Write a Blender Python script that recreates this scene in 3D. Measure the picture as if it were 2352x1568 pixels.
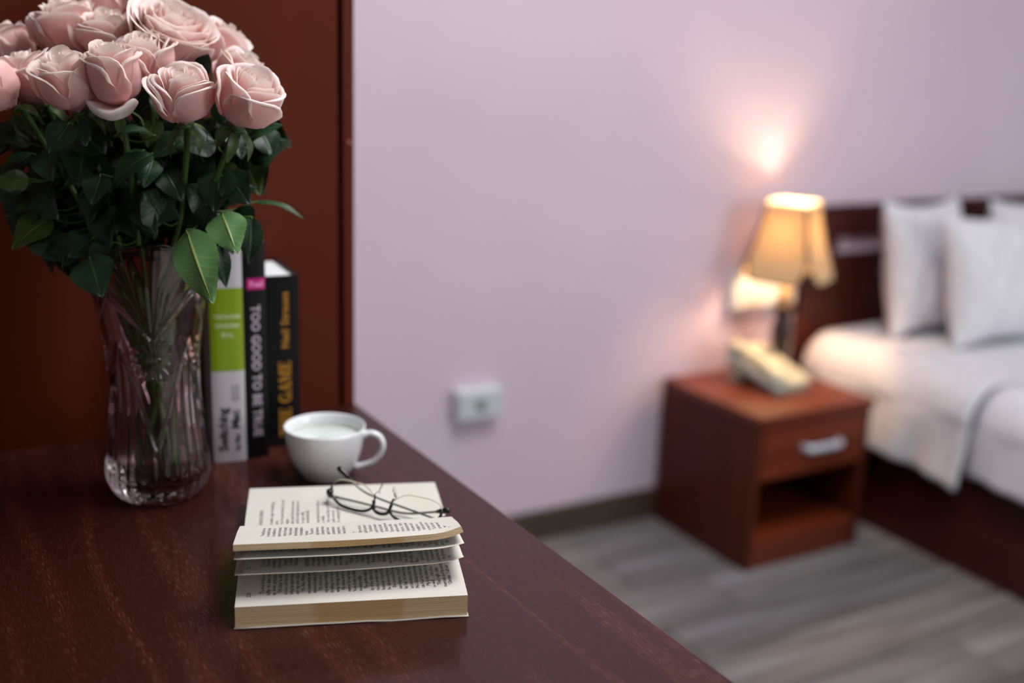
import bpy, math, random
from math import sin, cos, pi, sqrt, atan2, radians
import numpy as np
from mathutils import Matrix, Vector

for o in list(bpy.data.objects):
    bpy.data.objects.remove(o)
S = bpy.context.scene
COL = S.collection

# ------------------------------------------------------------------ camera
F_PX = 2579.45
CAM = np.array([0.0, 0.0, 1.234])
ROT = np.array([[0.86438178, 0.09973636, -0.49284561],
                [-0.50165256, 0.23825272, -0.8316131],
                [0.03447975, 0.96606847, 0.25597431]])
cd = bpy.data.cameras.new('camera')
cd.sensor_width = 36.0
cd.lens = F_PX / 2352 * 36
cd.clip_start = 0.05
cd.dof.use_dof = True
cd.dof.focus_distance = 1.0
cd.dof.aperture_fstop = 2.0
cam = bpy.data.objects.new('camera', cd)
COL.objects.link(cam)
M = Matrix.Identity(4)
for i in range(3):
    for j in range(3):
        M[i][j] = ROT[i, j]
    M[i][3] = CAM[i]
cam.matrix_world = M
S.camera = cam

# ------------------------------------------------------------------ light and exposure
S.view_settings.view_transform = 'Standard'
S.view_settings.look = 'None'
S.view_settings.gamma = 1.0
S.view_settings.use_curve_mapping = False
S.view_settings.exposure = 0.0
wd = bpy.data.worlds.new('world')
S.world = wd
wd.use_nodes = True
wd.node_tree.nodes['Background'].inputs[0].default_value = (0.75, 0.85, 1.0, 1)
wd.node_tree.nodes['Background'].inputs[1].default_value = 0.6


def area(name, loc, rot, sx, sy, power, color):
    l = bpy.data.lights.new(name, 'AREA')
    l.shape = 'RECTANGLE'
    l.size = sx
    l.size_y = sy
    l.energy = power
    l.color = color
    o = bpy.data.objects.new(name, l)
    o.location = loc
    o.rotation_euler = rot
    COL.objects.link(o)
    return o


# daylight through the window behind the camera, to the right; soft ceiling light
area('window_daylight', (3.0, -2.12, 1.55), (radians(90), 0, 0), 1.9, 1.5, 44, (0.95, 0.98, 1.0))
area('ceiling_light', (1.15, 0.80, 2.55), (0, 0, 0), 1.1, 1.1, 46, (0.98, 0.99, 0.99))


# ------------------------------------------------------------------ helpers
def srgb(r, g, b):
    f = lambda c: (c / 255 / 12.92) if c / 255 <= 0.04045 else ((c / 255 + 0.055) / 1.055) ** 2.4
    return (f(r), f(g), f(b), 1.0)


def ray(px, py):
    return ROT @ np.array([px - 1176.0, -(py - 784.0), -F_PX])


def at(px, py, d):
    """point seen at that pixel of the photograph, d metres deep"""
    return CAM + ray(px, py) / F_PX * d


def atz(px, py, z):
    r = ray(px, py)
    return CAM + r * ((z - CAM[2]) / r[2])


def camdir(r, u, t):
    """direction from right / up / towards-viewer components"""
    v = ROT[:, 0] * r + ROT[:, 1] * u + ROT[:, 2] * t
    return v / np.linalg.norm(v)


def unit(v):
    v = np.asarray(v, float)
    return v / (np.linalg.norm(v) + 1e-12)


def props(o, label=None, cat=None, group=None, kind=None):
    if label: o['label'] = label
    if cat: o['category'] = cat
    if group: o['group'] = group
    if kind: o['kind'] = kind
    return o


def thing(name, label, cat, loc=(0, 0, 0), rz=0.0, group=None):
    o = bpy.data.objects.new(name, None)
    o.empty_display_size = 0.05
    o.location = loc
    o.rotation_euler = (0, 0, rz)
    COL.objects.link(o)
    bpy.context.view_layer.update()
    return props(o, label, cat, group)


def root_of(o):
    while o.parent:
        o = o.parent
    return o


def mesh(name, verts, faces, m, parent=None, smooth=True, world=True, col=None):
    """one mesh object; world=True: verts are world coordinates, else in the thing's own frame"""
    v = np.asarray(verts, float).reshape(-1, 3)
    if parent is not None and world:
        r = root_of(parent)
        I = np.array((Matrix.Translation(r.location) @ r.rotation_euler.to_matrix().to_4x4()).inverted())
        v = v @ I[:3, :3].T + I[:3, 3]
    me = bpy.data.meshes.new(name)
    me.from_pydata(v.tolist(), [], [tuple(int(i) for i in f) for f in faces])
    if smooth:
        me.polygons.foreach_set('use_smooth', [True] * len(me.polygons))
    if col is not None:
        a = me.attributes.new('tone', 'FLOAT', 'POINT')
        a.data.foreach_set('value', np.asarray(col, np.float32))
    me.update()
    o = bpy.data.objects.new(name, me)
    COL.objects.link(o)
    if isinstance(m, (list, tuple)):
        for mm in m: me.materials.append(mm)
    elif m is not None:
        me.materials.append(m)
    if parent is not None:
        o.parent = parent
    return o


class MB:
    """collects shapes into one mesh"""
    def __init__(s):
        s.v = []; s.f = []

    def add(s, v, f):
        n = len(s.v)
        s.v += [tuple(p) for p in np.asarray(v, float).reshape(-1, 3)]
        s.f += [tuple(i + n for i in q) for q in f]
        return s

    def box(s, x0, x1, y0, y1, z0, z1, c=0.0):
        """box with chamfered vertical and horizontal edges (c)"""
        if c <= 0:
            v = [(x, y, z) for z in (z0, z1) for y in (y0, y1) for x in (x0, x1)]
            f = [(0, 2, 3, 1), (4, 5, 7, 6), (0, 1, 5, 4), (2, 6, 7, 3), (0, 4, 6, 2), (1, 3, 7, 5)]
            return s.add(v, f)
        ring = lambda i, z: [(x0 + i + c, y0 + i, z), (x1 - i - c, y0 + i, z), (x1 - i, y0 + i + c, z), (x1 - i, y1 - i - c, z),
                             (x1 - i - c, y1 - i, z), (x0 + i + c, y1 - i, z), (x0 + i, y1 - i - c, z), (x0 + i, y0 + i + c, z)]
        v = ring(c, z0) + ring(0, z0 + c) + ring(0, z1 - c) + ring(c, z1)
        f = [tuple(range(7, -1, -1)), tuple(range(24, 32))]
        for k in range(3):
            for i in range(8):
                j = (i + 1) % 8
                f.append((k * 8 + i, k * 8 + j, k * 8 + 8 + j, k * 8 + 8 + i))
        return s.add(v, f)

    def tube(s, pts, r, n=8, cap=True, flat=1.0, up=None):
        pts = [np.asarray(p, float) for p in pts]
        rr = r if hasattr(r, '__len__') else [r] * len(pts)
        N = len(pts)
        t0 = unit(pts[1] - pts[0])
        ref = np.array(up, float) if up is not None else (np.array([0, 0, 1.0]) if abs(t0[2]) < 0.9 else np.array([1.0, 0, 0]))
        nrm = unit(ref - t0 * (ref @ t0))
        v = []
        for i in range(N):
            t = unit(pts[min(i + 1, N - 1)] - pts[max(i - 1, 0)])
            nrm = unit(nrm - t * (nrm @ t))
            bi = np.cross(t, nrm)
            for k in range(n):
                a = 2 * pi * k / n
                v.append(pts[i] + rr[i] * (cos(a) * nrm * flat + sin(a) * bi))
        f = []
        for i in range(N - 1):
            for k in range(n):
                j = (k + 1) % n
                f.append((i * n + k, i * n + j, (i + 1) * n + j, (i + 1) * n + k))
        if cap:
            f.append(tuple(range(n - 1, -1, -1)))
            f.append(tuple((N - 1) * n + k for k in range(n)))
        return s.add(v, f)

    def lathe(s, prof, n=48, c=(0, 0), fn=None):
        """prof: list of (r, z), turned about the vertical through c"""
        v = []
        for r, z in prof:
            for k in range(n):
                a = 2 * pi * k / n
                q = r if fn is None else fn(r, z, a)
                v.append((c[0] + q * cos(a), c[1] + q * sin(a), z))
        f = []
        for i in range(len(prof) - 1):
            for k in range(n):
                j = (k + 1) % n
                f.append((i * n + k, i * n + j, (i + 1) * n + j, (i + 1) * n + k))
        f.append(tuple(range(n - 1, -1, -1)))
        f.append(tuple((len(prof) - 1) * n + k for k in range(n)))
        return s.add(v, f)

    def obj(s, name, m, parent=None, smooth=False, world=True):
        return mesh(name, s.v, s.f, m, parent, smooth, world)


def grid(nu, nv, fn):
    """fn(u,v) -> point, u,v in 0..1; returns verts, faces"""
    v = [fn(i / (nu - 1), j / (nv - 1)) for j in range(nv) for i in range(nu)]
    f = [(j * nu + i, j * nu + i + 1, (j + 1) * nu + i + 1, (j + 1) * nu + i) for j in range(nv - 1) for i in range(nu - 1)]
    return v, f


def bevel(o, w=0.003, seg=3):
    b = o.modifiers.new('bevel', 'BEVEL')
    b.width = w
    b.segments = seg
    b.limit_method = 'ANGLE'
    b.angle_limit = radians(40)
    o.data.polygons.foreach_set('use_smooth', [True] * len(o.data.polygons))
    w = o.modifiers.new('normals', 'WEIGHTED_NORMAL')
    w.keep_sharp = True
    return o


def solidify(o, t, off=-1):
    s = o.modifiers.new('solid', 'SOLIDIFY')
    s.thickness = t
    s.offset = off
    return o


def smoothstep(a, b, x):
    t = min(1.0, max(0.0, (x - a) / (b - a)))
    return t * t * (3 - 2 * t)


def lerp(xs, ys, x):
    return float(np.interp(x, xs, ys))


def catmull(P, n):
    """smooth curve through the points P"""
    P = [np.asarray(p, float) for p in P]
    Q = [2 * P[0] - P[1]] + P + [2 * P[-1] - P[-2]]
    out = []
    for i in range(1, len(Q) - 2):
        for k in range(n):
            t = k / n
            a, b, c, d = Q[i - 1], Q[i], Q[i + 1], Q[i + 2]
            out.append(0.5 * ((2 * b) + (c - a) * t + (2 * a - 5 * b + 4 * c - d) * t * t + (3 * b - a - 3 * c + d) * t ** 3))
    out.append(P[-1])
    return out


def text_geo(body, size=1.0, spacing=1.0, bold=0.0, align='LEFT', res=2, chars=1.0):
    """flat lettering as verts / faces in the xy plane"""
    cu = bpy.data.curves.new('lettering', 'FONT')
    cu.body = body
    cu.size = size
    cu.space_line = spacing
    cu.space_character = chars
    cu.offset = bold
    cu.align_x = align
    cu.resolution_u = res
    cu.fill_mode = 'FRONT'
    o = bpy.data.objects.new('lettering', cu)
    COL.objects.link(o)
    dg = bpy.context.evaluated_depsgraph_get()
    me = bpy.data.meshes.new_from_object(o.evaluated_get(dg))
    v = np.array([tuple(p.co) for p in me.vertices]).reshape(-1, 3)
    f = [tuple(p.vertices) for p in me.polygons]
    bpy.data.objects.remove(o)
    bpy.data.curves.remove(cu)
    bpy.data.meshes.remove(me)
    return v, f


# ------------------------------------------------------------------ materials
def mat(name, color=(0.8, 0.8, 0.8, 1), rough=0.5, metal=0.0, spec=0.5, coat=0.0, coat_rough=0.1):
    m = bpy.data.materials.new(name)
    m.use_nodes = True
    b = m.node_tree.nodes['Principled BSDF']
    b.inputs['Base Color'].default_value = color
    b.inputs['Roughness'].default_value = rough
    b.inputs['Metallic'].default_value = metal
    b.inputs['Specular IOR Level'].default_value = spec
    b.inputs['Coat Weight'].default_value = coat
    b.inputs['Coat Roughness'].default_value = coat_rough
    return m


def nd(m, t, **kw):
    n = m.node_tree.nodes.new(t)
    for k, v in kw.items():
        if hasattr(n, k):
            setattr(n, k, v)
        else:
            n.inputs[k].default_value = v
    return n


def lk(m, a, b):
    m.node_tree.links.new(a, b)


def bsdf(m):
    return m.node_tree.nodes['Principled BSDF']


def mapping(m, scale, src='Object', rot=(0, 0, 0)):
    tc = nd(m, 'ShaderNodeTexCoord')
    mp = nd(m, 'ShaderNodeMapping')
    mp.inputs['Scale'].default_value = scale
    mp.inputs['Rotation'].default_value = rot
    lk(m, tc.outputs[src], mp.inputs['Vector'])
    return mp.outputs['Vector']


def ramp(m, fac, stops):
    r = nd(m, 'ShaderNodeValToRGB')
    e = r.color_ramp.elements
    while len(e) < len(stops):
        e.new(0.5)
    for el, (p, c) in zip(e, stops):
        el.position = p
        el.color = c
    lk(m, fac, r.inputs['Fac'])
    return r.outputs['Color']


def noisy(m, c1, c2, scale, detail=3.0, lo=0.35, hi=0.65, src='Object', bump=0.0):
    v = mapping(m, scale, src)
    n = nd(m, 'ShaderNodeTexNoise', Scale=1.0, Detail=detail)
    lk(m, v, n.inputs['Vector'])
    c = ramp(m, n.outputs['Fac'], [(lo, c1), (hi, c2)])
    lk(m, c, bsdf(m).inputs['Base Color'])
    if bump:
        b = nd(m, 'ShaderNodeBump', Strength=bump, Distance=0.002)
        lk(m, n.outputs['Fac'], b.inputs['Height'])
        lk(m, b.outputs['Normal'], bsdf(m).inputs['Normal'])
    return m


def wood(name, dark, mid, light, along, rough=0.35, coat=0.4, scale=1.0, pores=0.5, coat_rough=0.18, arches=True, spec=0.5):
    """stained timber: figure + fine pores, grain along the axis 'x','y' or 'z'"""
    m = mat(name, mid, rough, coat=coat, coat_rough=coat_rough, spec=spec)
    k = {'x': (1, 14, 14), 'y': (14, 1, 14), 'z': (14, 14, 1)}[along]
    v = mapping(m, tuple(q * scale for q in k))
    n = nd(m, 'ShaderNodeTexNoise', Scale=0.8, Detail=2.0, Distortion=0.35)
    lk(m, v, n.inputs['Vector'])
    mul = nd(m, 'ShaderNodeMath', operation='MULTIPLY')
    mul.inputs[1].default_value = 30.0 if arches else 6.0
    lk(m, n.outputs['Fac'], mul.inputs[0])
    sn = nd(m, 'ShaderNodeMath', operation='SINE')
    lk(m, mul.outputs[0], sn.inputs[0])
    c1 = ramp(m, sn.outputs[0], [(0.0, dark), (0.75, mid), (1.0, light)])
    # pores: long thin flecks
    kp = {'x': (70, 1300, 1300), 'y': (1300, 70, 1300), 'z': (1300, 1300, 70)}[along]
    vp = mapping(m, tuple(q * scale for q in kp))
    np_ = nd(m, 'ShaderNodeTexNoise', Scale=1.0, Detail=2.0)
    lk(m, vp, np_.inputs['Vector'])
    pr = nd(m, 'ShaderNodeMapRange')
    pr.inputs['From Min'].default_value = 0.55
    pr.inputs['From Max'].default_value = 0.66
    lk(m, np_.outputs['Fac'], pr.inputs['Value'])
    # the pores gather in the light bands of the figure
    band = nd(m, 'ShaderNodeMapRange')
    band.inputs['From Min'].default_value = 0.1
    band.inputs['From Max'].default_value = 1.0
    band.inputs['To Min'].default_value = 0.3
    lk(m, sn.outputs[0], band.inputs['Value'])
    pm = nd(m, 'ShaderNodeMath', operation='MULTIPLY')
    lk(m, pr.outputs[0], pm.inputs[0])
    lk(m, band.outputs[0], pm.inputs[1])
    pf = nd(m, 'ShaderNodeMath', operation='MULTIPLY')
    pf.inputs[1].default_value = pores
    lk(m, pm.outputs[0], pf.inputs[0])
    mx = nd(m, 'ShaderNodeMix', data_type='RGBA')
    lk(m, pf.outputs[0], mx.inputs['Factor'])
    lk(m, c1, mx.inputs['A'])
    mx.inputs['B'].default_value = tuple(min(1, q * 1.3 + .034) for q in light[:3]) + (1,)
    lk(m, mx.outputs['Result'], bsdf(m).inputs['Base Color'])
    b = nd(m, 'ShaderNodeBump', Strength=0.25, Distance=0.0006)
    b.invert = True
    lk(m, pm.outputs[0], b.inputs['Height'])
    lk(m, b.outputs['Normal'], bsdf(m).inputs['Normal'])
    return m


WALL = noisy(mat('pink_wall_paint', rough=0.85, spec=0.2), srgb(206, 188, 204), srgb(212, 195, 210), (1.7, 1.7, 1.7), 4.0)
CEIL = mat('ceiling_paint', srgb(225, 222, 222), 0.9)
SIDE = mat('other_wall_paint', srgb(206, 202, 200), 0.9)
BASEB = noisy(mat('baseboard_tile', rough=0.45), srgb(62, 52, 40), srgb(76, 62, 50), (3, 3, 3))
PLANK = mat('grey_wood_plank', rough=0.5, spec=0.4)
_v = mapping(PLANK, (1.6, 26, 26))
_n = nd(PLANK, 'ShaderNodeTexNoise', Scale=1.0, Detail=5.0, Distortion=0.6)
lk(PLANK, _v, _n.inputs['Vector'])
_c = ramp(PLANK, _n.outputs['Fac'], [(0.3, srgb(82, 78, 78)), (0.52, srgb(118, 115, 116)), (0.75, srgb(146, 145, 148))])
_oi = nd(PLANK, 'ShaderNodeObjectInfo')
_hv = nd(PLANK, 'ShaderNodeHueSaturation')
_mr = nd(PLANK, 'ShaderNodeMapRange')
_mr.inputs['To Min'].default_value = 0.75
_mr.inputs['To Max'].default_value = 1.2
lk(PLANK, _oi.outputs['Random'], _mr.inputs['Value'])
lk(PLANK, _mr.outputs[0], _hv.inputs['Value'])
lk(PLANK, _c, _hv.inputs['Color'])
lk(PLANK, _hv.outputs['Color'], bsdf(PLANK).inputs['Base Color'])
SUBFLOOR = mat('dark_subfloor', srgb(40, 36, 34), 0.9)

DESKW = wood('dark_red_desk_wood', srgb(47, 14, 8), srgb(54, 17, 10), srgb(62, 21, 12), 'y', rough=0.5, coat=0.42, coat_rough=0.13, scale=1.0, pores=0.9, spec=0.12)
DESKZ = wood('dark_red_desk_wood_upright', srgb(42, 8, 4), srgb(56, 12, 7), srgb(74, 22, 13), 'z', rough=0.34, coat=0.35)
PANELW = wood('red_brown_panel_wood', srgb(84, 30, 13), srgb(94, 35, 16), srgb(101, 39, 19), 'z', rough=0.55, coat=0.0, coat_rough=0.3, pores=0.06, scale=0.6, arches=False, spec=0.12)
BEDW = wood('dark_bed_wood', srgb(60, 18, 8), srgb(76, 25, 14), srgb(88, 32, 20), 'x', rough=0.45, coat=0.1, pores=0.1, arches=False, spec=0.3)
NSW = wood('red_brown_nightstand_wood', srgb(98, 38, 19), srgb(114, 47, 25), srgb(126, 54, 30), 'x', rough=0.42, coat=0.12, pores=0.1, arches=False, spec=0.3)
CHROME = mat('brushed_chrome', srgb(205, 208, 212), 0.25, 1.0)
WHITEP = mat('white_plastic', srgb(222, 226, 230), 0.35)
GREYP = mat('grey_plastic', srgb(150, 156, 156), 0.4)
CERAM = mat('white_glazed_ceramic', srgb(232, 234, 238), 0.12, spec=0.6, coat=0.5, coat_rough=0.05)
DRINK = noisy(mat('milky_drink', rough=0.1), srgb(214, 224, 220), srgb(226, 232, 230), (30, 30, 30))
FOAM = mat('beige_drink_rim', srgb(206, 196, 165), 0.3)
LINEN = noisy(mat('white_bed_linen', rough=0.9, spec=0.1), srgb(210, 210, 217), srgb(220, 220, 227), (40, 40, 40), bump=0.05)
BLACKP = mat('gloss_black_frame', srgb(14, 14, 14), 0.2, spec=0.6)
STEEL = mat('dark_metal_temple', srgb(130, 130, 132), 0.35, 0.7)
INK = mat('printing_ink', srgb(74, 70, 69), 0.8)
INKP = mat('faded_printing_ink', srgb(138, 134, 128), 0.8)


def paper(name, c1, c2, sheets=False):
    m = mat(name, c1, 0.85, spec=0.15)
    if sheets:
        v = mapping(m, (10, 10, 1500), 'Object')
    else:
        v = mapping(m, (14, 14, 14), 'Object')
    n = nd(m, 'ShaderNodeTexNoise', Scale=1.0, Detail=3.0)
    lk(m, v, n.inputs['Vector'])
    c = ramp(m, n.outputs['Fac'], [(0.35, c1), (0.7, c2)])
    return m, c, n


PAPER, _c, _n = paper('book_paper', srgb(209, 205, 196), srgb(217, 213, 205))
lk(PAPER, _c, bsdf(PAPER).inputs['Base Color'])
# fore-edge of the old paperback: yellowed sheets and one brown stain in the middle
EDGEP, _c, _n = paper('yellowed_page_edges', srgb(214, 182, 142), srgb(238, 214, 174), True)
_tc = nd(EDGEP, 'ShaderNodeTexCoord')
_sx = nd(EDGEP, 'ShaderNodeSeparateXYZ')
lk(EDGEP, _tc.outputs['Object'], _sx.inputs[0])
_w = nd(EDGEP, 'ShaderNodeTexNoise', Scale=55.0, Detail=3.0)
lk(EDGEP, _tc.outputs['Object'], _w.inputs['Vector'])
_d = nd(EDGEP, 'ShaderNodeMath', operation='MULTIPLY_ADD')
_d.inputs[1].default_value = 0.018
lk(EDGEP, _w.outputs['Fac'], _d.inputs[0])
lk(EDGEP, _sx.outputs['X'], _d.inputs[2])
_sub = nd(EDGEP, 'ShaderNodeMath', operation='SUBTRACT')
lk(EDGEP, _d.outputs[0], _sub.inputs[0])
_sub.inputs[1].default_value = 0.112
_ab = nd(EDGEP, 'ShaderNodeMath', operation='ABSOLUTE')
lk(EDGEP, _sub.outputs[0], _ab.inputs[0])
_st = nd(EDGEP, 'ShaderNodeMapRange')
_st.inputs['From Min'].default_value = 0.040
_st.inputs['From Max'].default_value = 0.034
lk(EDGEP, _ab.outputs[0], _st.inputs['Value'])
_mx = nd(EDGEP, 'ShaderNodeMix', data_type='RGBA', blend_type='MULTIPLY')
_sf = nd(EDGEP, 'ShaderNodeMath', operation='MULTIPLY')
_sf.inputs[1].default_value = 0.6
lk(EDGEP, _st.outputs[0], _sf.inputs[0])
lk(EDGEP, _sf.outputs[0], _mx.inputs['Factor'])
lk(EDGEP, _c, _mx.inputs['A'])
_mx.inputs['B'].default_value = srgb(232, 206, 156)
lk(EDGEP, _mx.outputs['Result'], bsdf(EDGEP).inputs['Base Color'])
_b = nd(EDGEP, 'ShaderNodeBump', Strength=0.5, Distance=0.0006)
lk(EDGEP, _n.outputs['Fac'], _b.inputs['Height'])
lk(EDGEP, _b.outputs['Normal'], bsdf(EDGEP).inputs['Normal'])


def glass(name, color, ior=1.5, rough=0.0):
    m = mat(name, color, rough)
    b = bsdf(m)
    b.inputs['Transmission Weight'].default_value = 1.0
    b.inputs['IOR'].default_value = ior
    return m


VASEG = glass('pink_tinted_crystal', (0.84, 0.70, 0.73, 1), 1.46)
LENSG = glass('spectacle_lens', (0.97, 0.99, 0.96, 1), 1.2)
CLEARP = glass('clear_nose_pad_plastic', (0.93, 0.92, 0.82, 1), 1.35, 0.08)


# ------------------------------------------------------------------ the room
XL, XR, YF, YB, ZC = -1.7, 4.3, -2.2, 2.258, 2.62


def struct(name, mb, m, label=None):
    o = mb.obj(name, m)
    return props(o, label, None, None, 'structure')


struct('wall_back', MB().box(XL - .1, XR + .1, YB, YB + .1, -.09, ZC), WALL, 'plain pale pink painted wall behind the lamp and the bed')
struct('wall_right', MB().box(XR, XR + .1, YF, YB, -.09, ZC), SIDE)
struct('wall_left', MB().box(XL - .1, XL, YF, YB, -.09, ZC), SIDE)
wf = MB()
wx0, wx1, wz0, wz1 = 2.0, 4.0, 0.78, 2.32
wf.box(XL - .1, wx0, YF - .1, YF, -.09, ZC).box(wx1, XR + .1, YF - .1, YF, -.09, ZC)
wf.box(wx0, wx1, YF - .1, YF, -.09, wz0).box(wx0, wx1, YF - .1, YF, wz1, ZC)
struct('wall_front', wf, SIDE)
win = MB()
for x0, x1, z0, z1 in ((wx0, wx0 + .05, wz0, wz1), (wx1 - .05, wx1, wz0, wz1), (wx0, wx1, wz0, wz0 + .05), (wx0, wx1, wz1 - .05, wz1), (2.98, 3.02, wz0, wz1)):
    win.box(x0, x1, YF - .09, YF - .03, z0, z1)
wo = struct('window_1', win, WHITEP)
MB().box(wx0 + .05, wx1 - .05, YF - .065, YF - .06, wz0 + .05, wz1 - .05).obj('window_pane', glass('window_glass', (1, 1, 1, 1)), wo)
struct('ceiling', MB().box(XL - .1, XR + .1, YF - .1, YB + .1, ZC, ZC + .1), CEIL)
fl = struct('floor', MB().box(XL, XR, YF, YB, -.08, -.012), SUBFLOOR, 'grey wood plank floor')
random.seed(3)
pw, pl = 0.165, 1.25
y, r = YB - .001, 0
while y > YF + .02:
    y0 = max(YF + .005, y - pw)
    x = XL + .005 - random.random() * pl * 0.8
    while x < XR - .01:
        x0, x1 = max(XL + .003, x), min(XR - .003, x + pl)
        if x1 - x0 > .03:
            me_w = x1 - x0 - .003
            o = MB().box(-me_w / 2, me_w / 2, -(y - y0 - .0025) / 2, (y - y0 - .0025) / 2, -.012, 0, .0012).obj('floor_plank', PLANK)
            o.location = ((x0 + x1) / 2, (y + y0) / 2, 0)
            o.parent = fl
        x += pl
    y -= pw
bb = MB()
bb.box(.568, 2.20, YB - .012, YB - .0005, 0.0005, .083, .002).box(2.2, XR - .002, YB - .012, YB - .0005, 0.0005, .083, .002)
struct('baseboard_back', bb, BASEB, 'dark olive brown baseboard along the pink wall')
struct('baseboard_right', MB().box(XR - .012, XR - .0005, YF + .01, YB - .02, 0.0005, .083, .002), BASEB)

# ------------------------------------------------------------------ wardrobe behind the desk
t = thing('wardrobe', 'tall red-brown wooden wardrobe whose plain side stands behind the desk', 'wardrobe', (-.4, 1.8, 0))
WX0, WX1, WY0 = -1.45, .5655, 1.372
bevel(MB().box(WX0, .5430, WY0, WY0 + .020, .06, 2.34).obj('side_panel', PANELW, t), .0015)
bevel(MB().box(.5492, WX1, WY0, WY0 + .03, .06, 2.34).obj('corner_post', PANELW, t), .002)
MB().box(WX0 + .01, .562, WY0 + .0205, WY0 + .034, .07, 2.33).obj('backing_board', BEDW, t)
bevel(MB().box(WX1 - .02, WX1, WY0 + .032, 2.235, .06, 2.34).obj('end_panel', PANELW, t), .0015)
MB().box(WX0, WX0 + .02, WY0 + .032, 2.235, .06, 2.34).obj('end_panel', PANELW, t)
MB().box(WX0 + .021, WX1 - .021, 2.215, 2.235, .06, 2.34).obj('rear_panel', PANELW, t)
bevel(MB().box(WX0 - .01, WX1 + .004, WY0 - .006, 2.24, 2.341, 2.37).obj('top_board', PANELW, t), .003)
MB().box(WX0 + .03, WX1 - .03, WY0 + .04, 2.2, 0.0005, .06).obj('plinth', BEDW, t)
_p = CAM + ray(802, 328) * (WY0 / ray(802, 328)[1])
v = []
MBs = MB().tube([(_p[0], WY0 + .002, _p[2]), (_p[0], WY0 - .0012, _p[2]), (_p[0], WY0 - .0018, _p[2])], [.0026, .0026, .0015], 12)
MBs.obj('screw_cap', mat('pale_screw_cap', srgb(150, 92, 78), .4), t, True)

# ------------------------------------------------------------------ desk
DZ = 0.75
t = thing('desk', 'dark red wooden desk with visible grain, its top in the foreground', 'desk', (-.2, .85, 0))
bevel(MB().box(-1.2, .5655, .36, 1.3705, DZ - .03, DZ).obj('desktop', DESKW, t), .0022)
bevel(MB().box(.52, .545, .42, 1.36, 0.0005, DZ - .0305).obj('side_panel', DESKZ, t), .0015)
bevel(MB().box(-1.18, -1.155, .42, 1.36, 0.0005, DZ - .0305).obj('side_panel', DESKZ, t), .0015)
bevel(MB().box(-1.154, .519, 1.33, 1.35, .25, DZ - .0305).obj('modesty_panel', DESKZ, t), .0015)
bevel(MB().box(-1.154, .519, .43, .45, DZ - .12, DZ - .0305).obj('apron', DESKZ, t), .0015)

# ------------------------------------------------------------------ open paperback on the desk
BO = np.array([0.240, 0.844, DZ])
brz = atan2(-.068, .186)
bk = thing('open_book', 'old paperback lying open on the desk with lifted yellowed pages', 'book', tuple(BO), brz)
# own frame: x along the spine (0 left .. L right), y from the fore-edge (0) to the far cover edge, z up
L = 0.197
GUT = 0.134
rnd = random.Random(5)


def near_top(s):   # top page of the thick near half
    return lerp([0, .004, .012, .03, .06, .09, .115, .130, GUT], [.0195, .0207, .0214, .0224, .0235, .0242, .0235, .0195, .0130], s)


def far_top(s):    # far half
    return lerp([GUT, .139, .150, .18, .22, .25, .2675], [.0130, .0185, .0215, .0222, .0210, .0195, .0182], s)


def strip_xz(prof, x0, x1, nx, wob=0.0, skew=None):
    P = catmull([np.array([p[0], p[1], 0]) for p in prof], 5)
    V = []
    for i in range(nx):
        u = i / (nx - 1)
        for j, p in enumerate(P):
            ds, dz = skew(u, j / (len(P) - 1)) if skew else (0, 0)
            V.append((x0 + (x1 - x0) * u, p[0] + ds, p[1] + dz + wob * sin(u * 9 + j * .6)))
    m = len(P)
    F = [(i * m + j, (i + 1) * m + j, (i + 1) * m + j + 1, i * m + j + 1) for i in range(nx - 1) for j in range(m - 1)]
    return V, F


def half_block(name, s0, s1, topf, z0, parent, mtop):
    """a solid half of the book: paper top, sheet edges around"""
    ns, nx = 26, 14
    V, F = [], []
    ss = [s0 + (s1 - s0) * (j / (ns - 1)) for j in range(ns)]
    for i in range(nx):
        x = L * i / (nx - 1)
        for s in ss:
            V.append((x, s, topf(s)))
    for i in range(nx):
        x = L * i / (nx - 1)
        for s in ss:
            V.append((x, s + (0 if s != s0 else 0), z0))
    n = nx * ns
    idx = []
    for i in range(nx - 1):
        for j in range(ns - 1):
            a = i * ns + j
            F.append((a, a + ns, a + ns + 1, a + 1)); idx.append(0)
            F.append((n + a, n + a + 1, n + a + ns + 1, n + a + ns)); idx.append(1)
    for i in range(nx - 1):
        a = i * ns
        F.append((a, n + a, n + a + ns, a + ns)); idx.append(1)
        a = i * ns + ns - 1
        F.append((a, a + ns, n + a + ns, n + a)); idx.append(1)
    for j in range(ns - 1):
        F.append((j, j + 1, n + j + 1, n + j)); idx.append(1)
        a = (nx - 1) * ns + j
        F.append((a, n + a, n + a + 1, a + 1)); idx.append(1)
    o = mesh(name, V, F, [PAPER, EDGEP], parent, True, False)
    o.data.polygons.foreach_set('material_index', idx)
    e = o.modifiers.new('edge', 'EDGE_SPLIT')
    e.split_angle = radians(35)
    return o


nb = half_block('near_page_block', .002, GUT, near_top, .0012, bk, PAPER)
fb = half_block('far_page_block', GUT + .0005, .2665, far_top, .0012, bk, PAPER)
COVERB = mat('paperback_cover_card', srgb(206, 200, 190), .6)
cv, cf = grid(10, 12, lambda u, v: (-.001 + (L + .002) * u, .0 + .2685 * v, .0011 + .0012 * (rnd.random() - .5) * (1 if v in (0, 1) else 0)))
solidify(mesh('cover', cv, cf, COVERB, bk, True, False), .0009)

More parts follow.
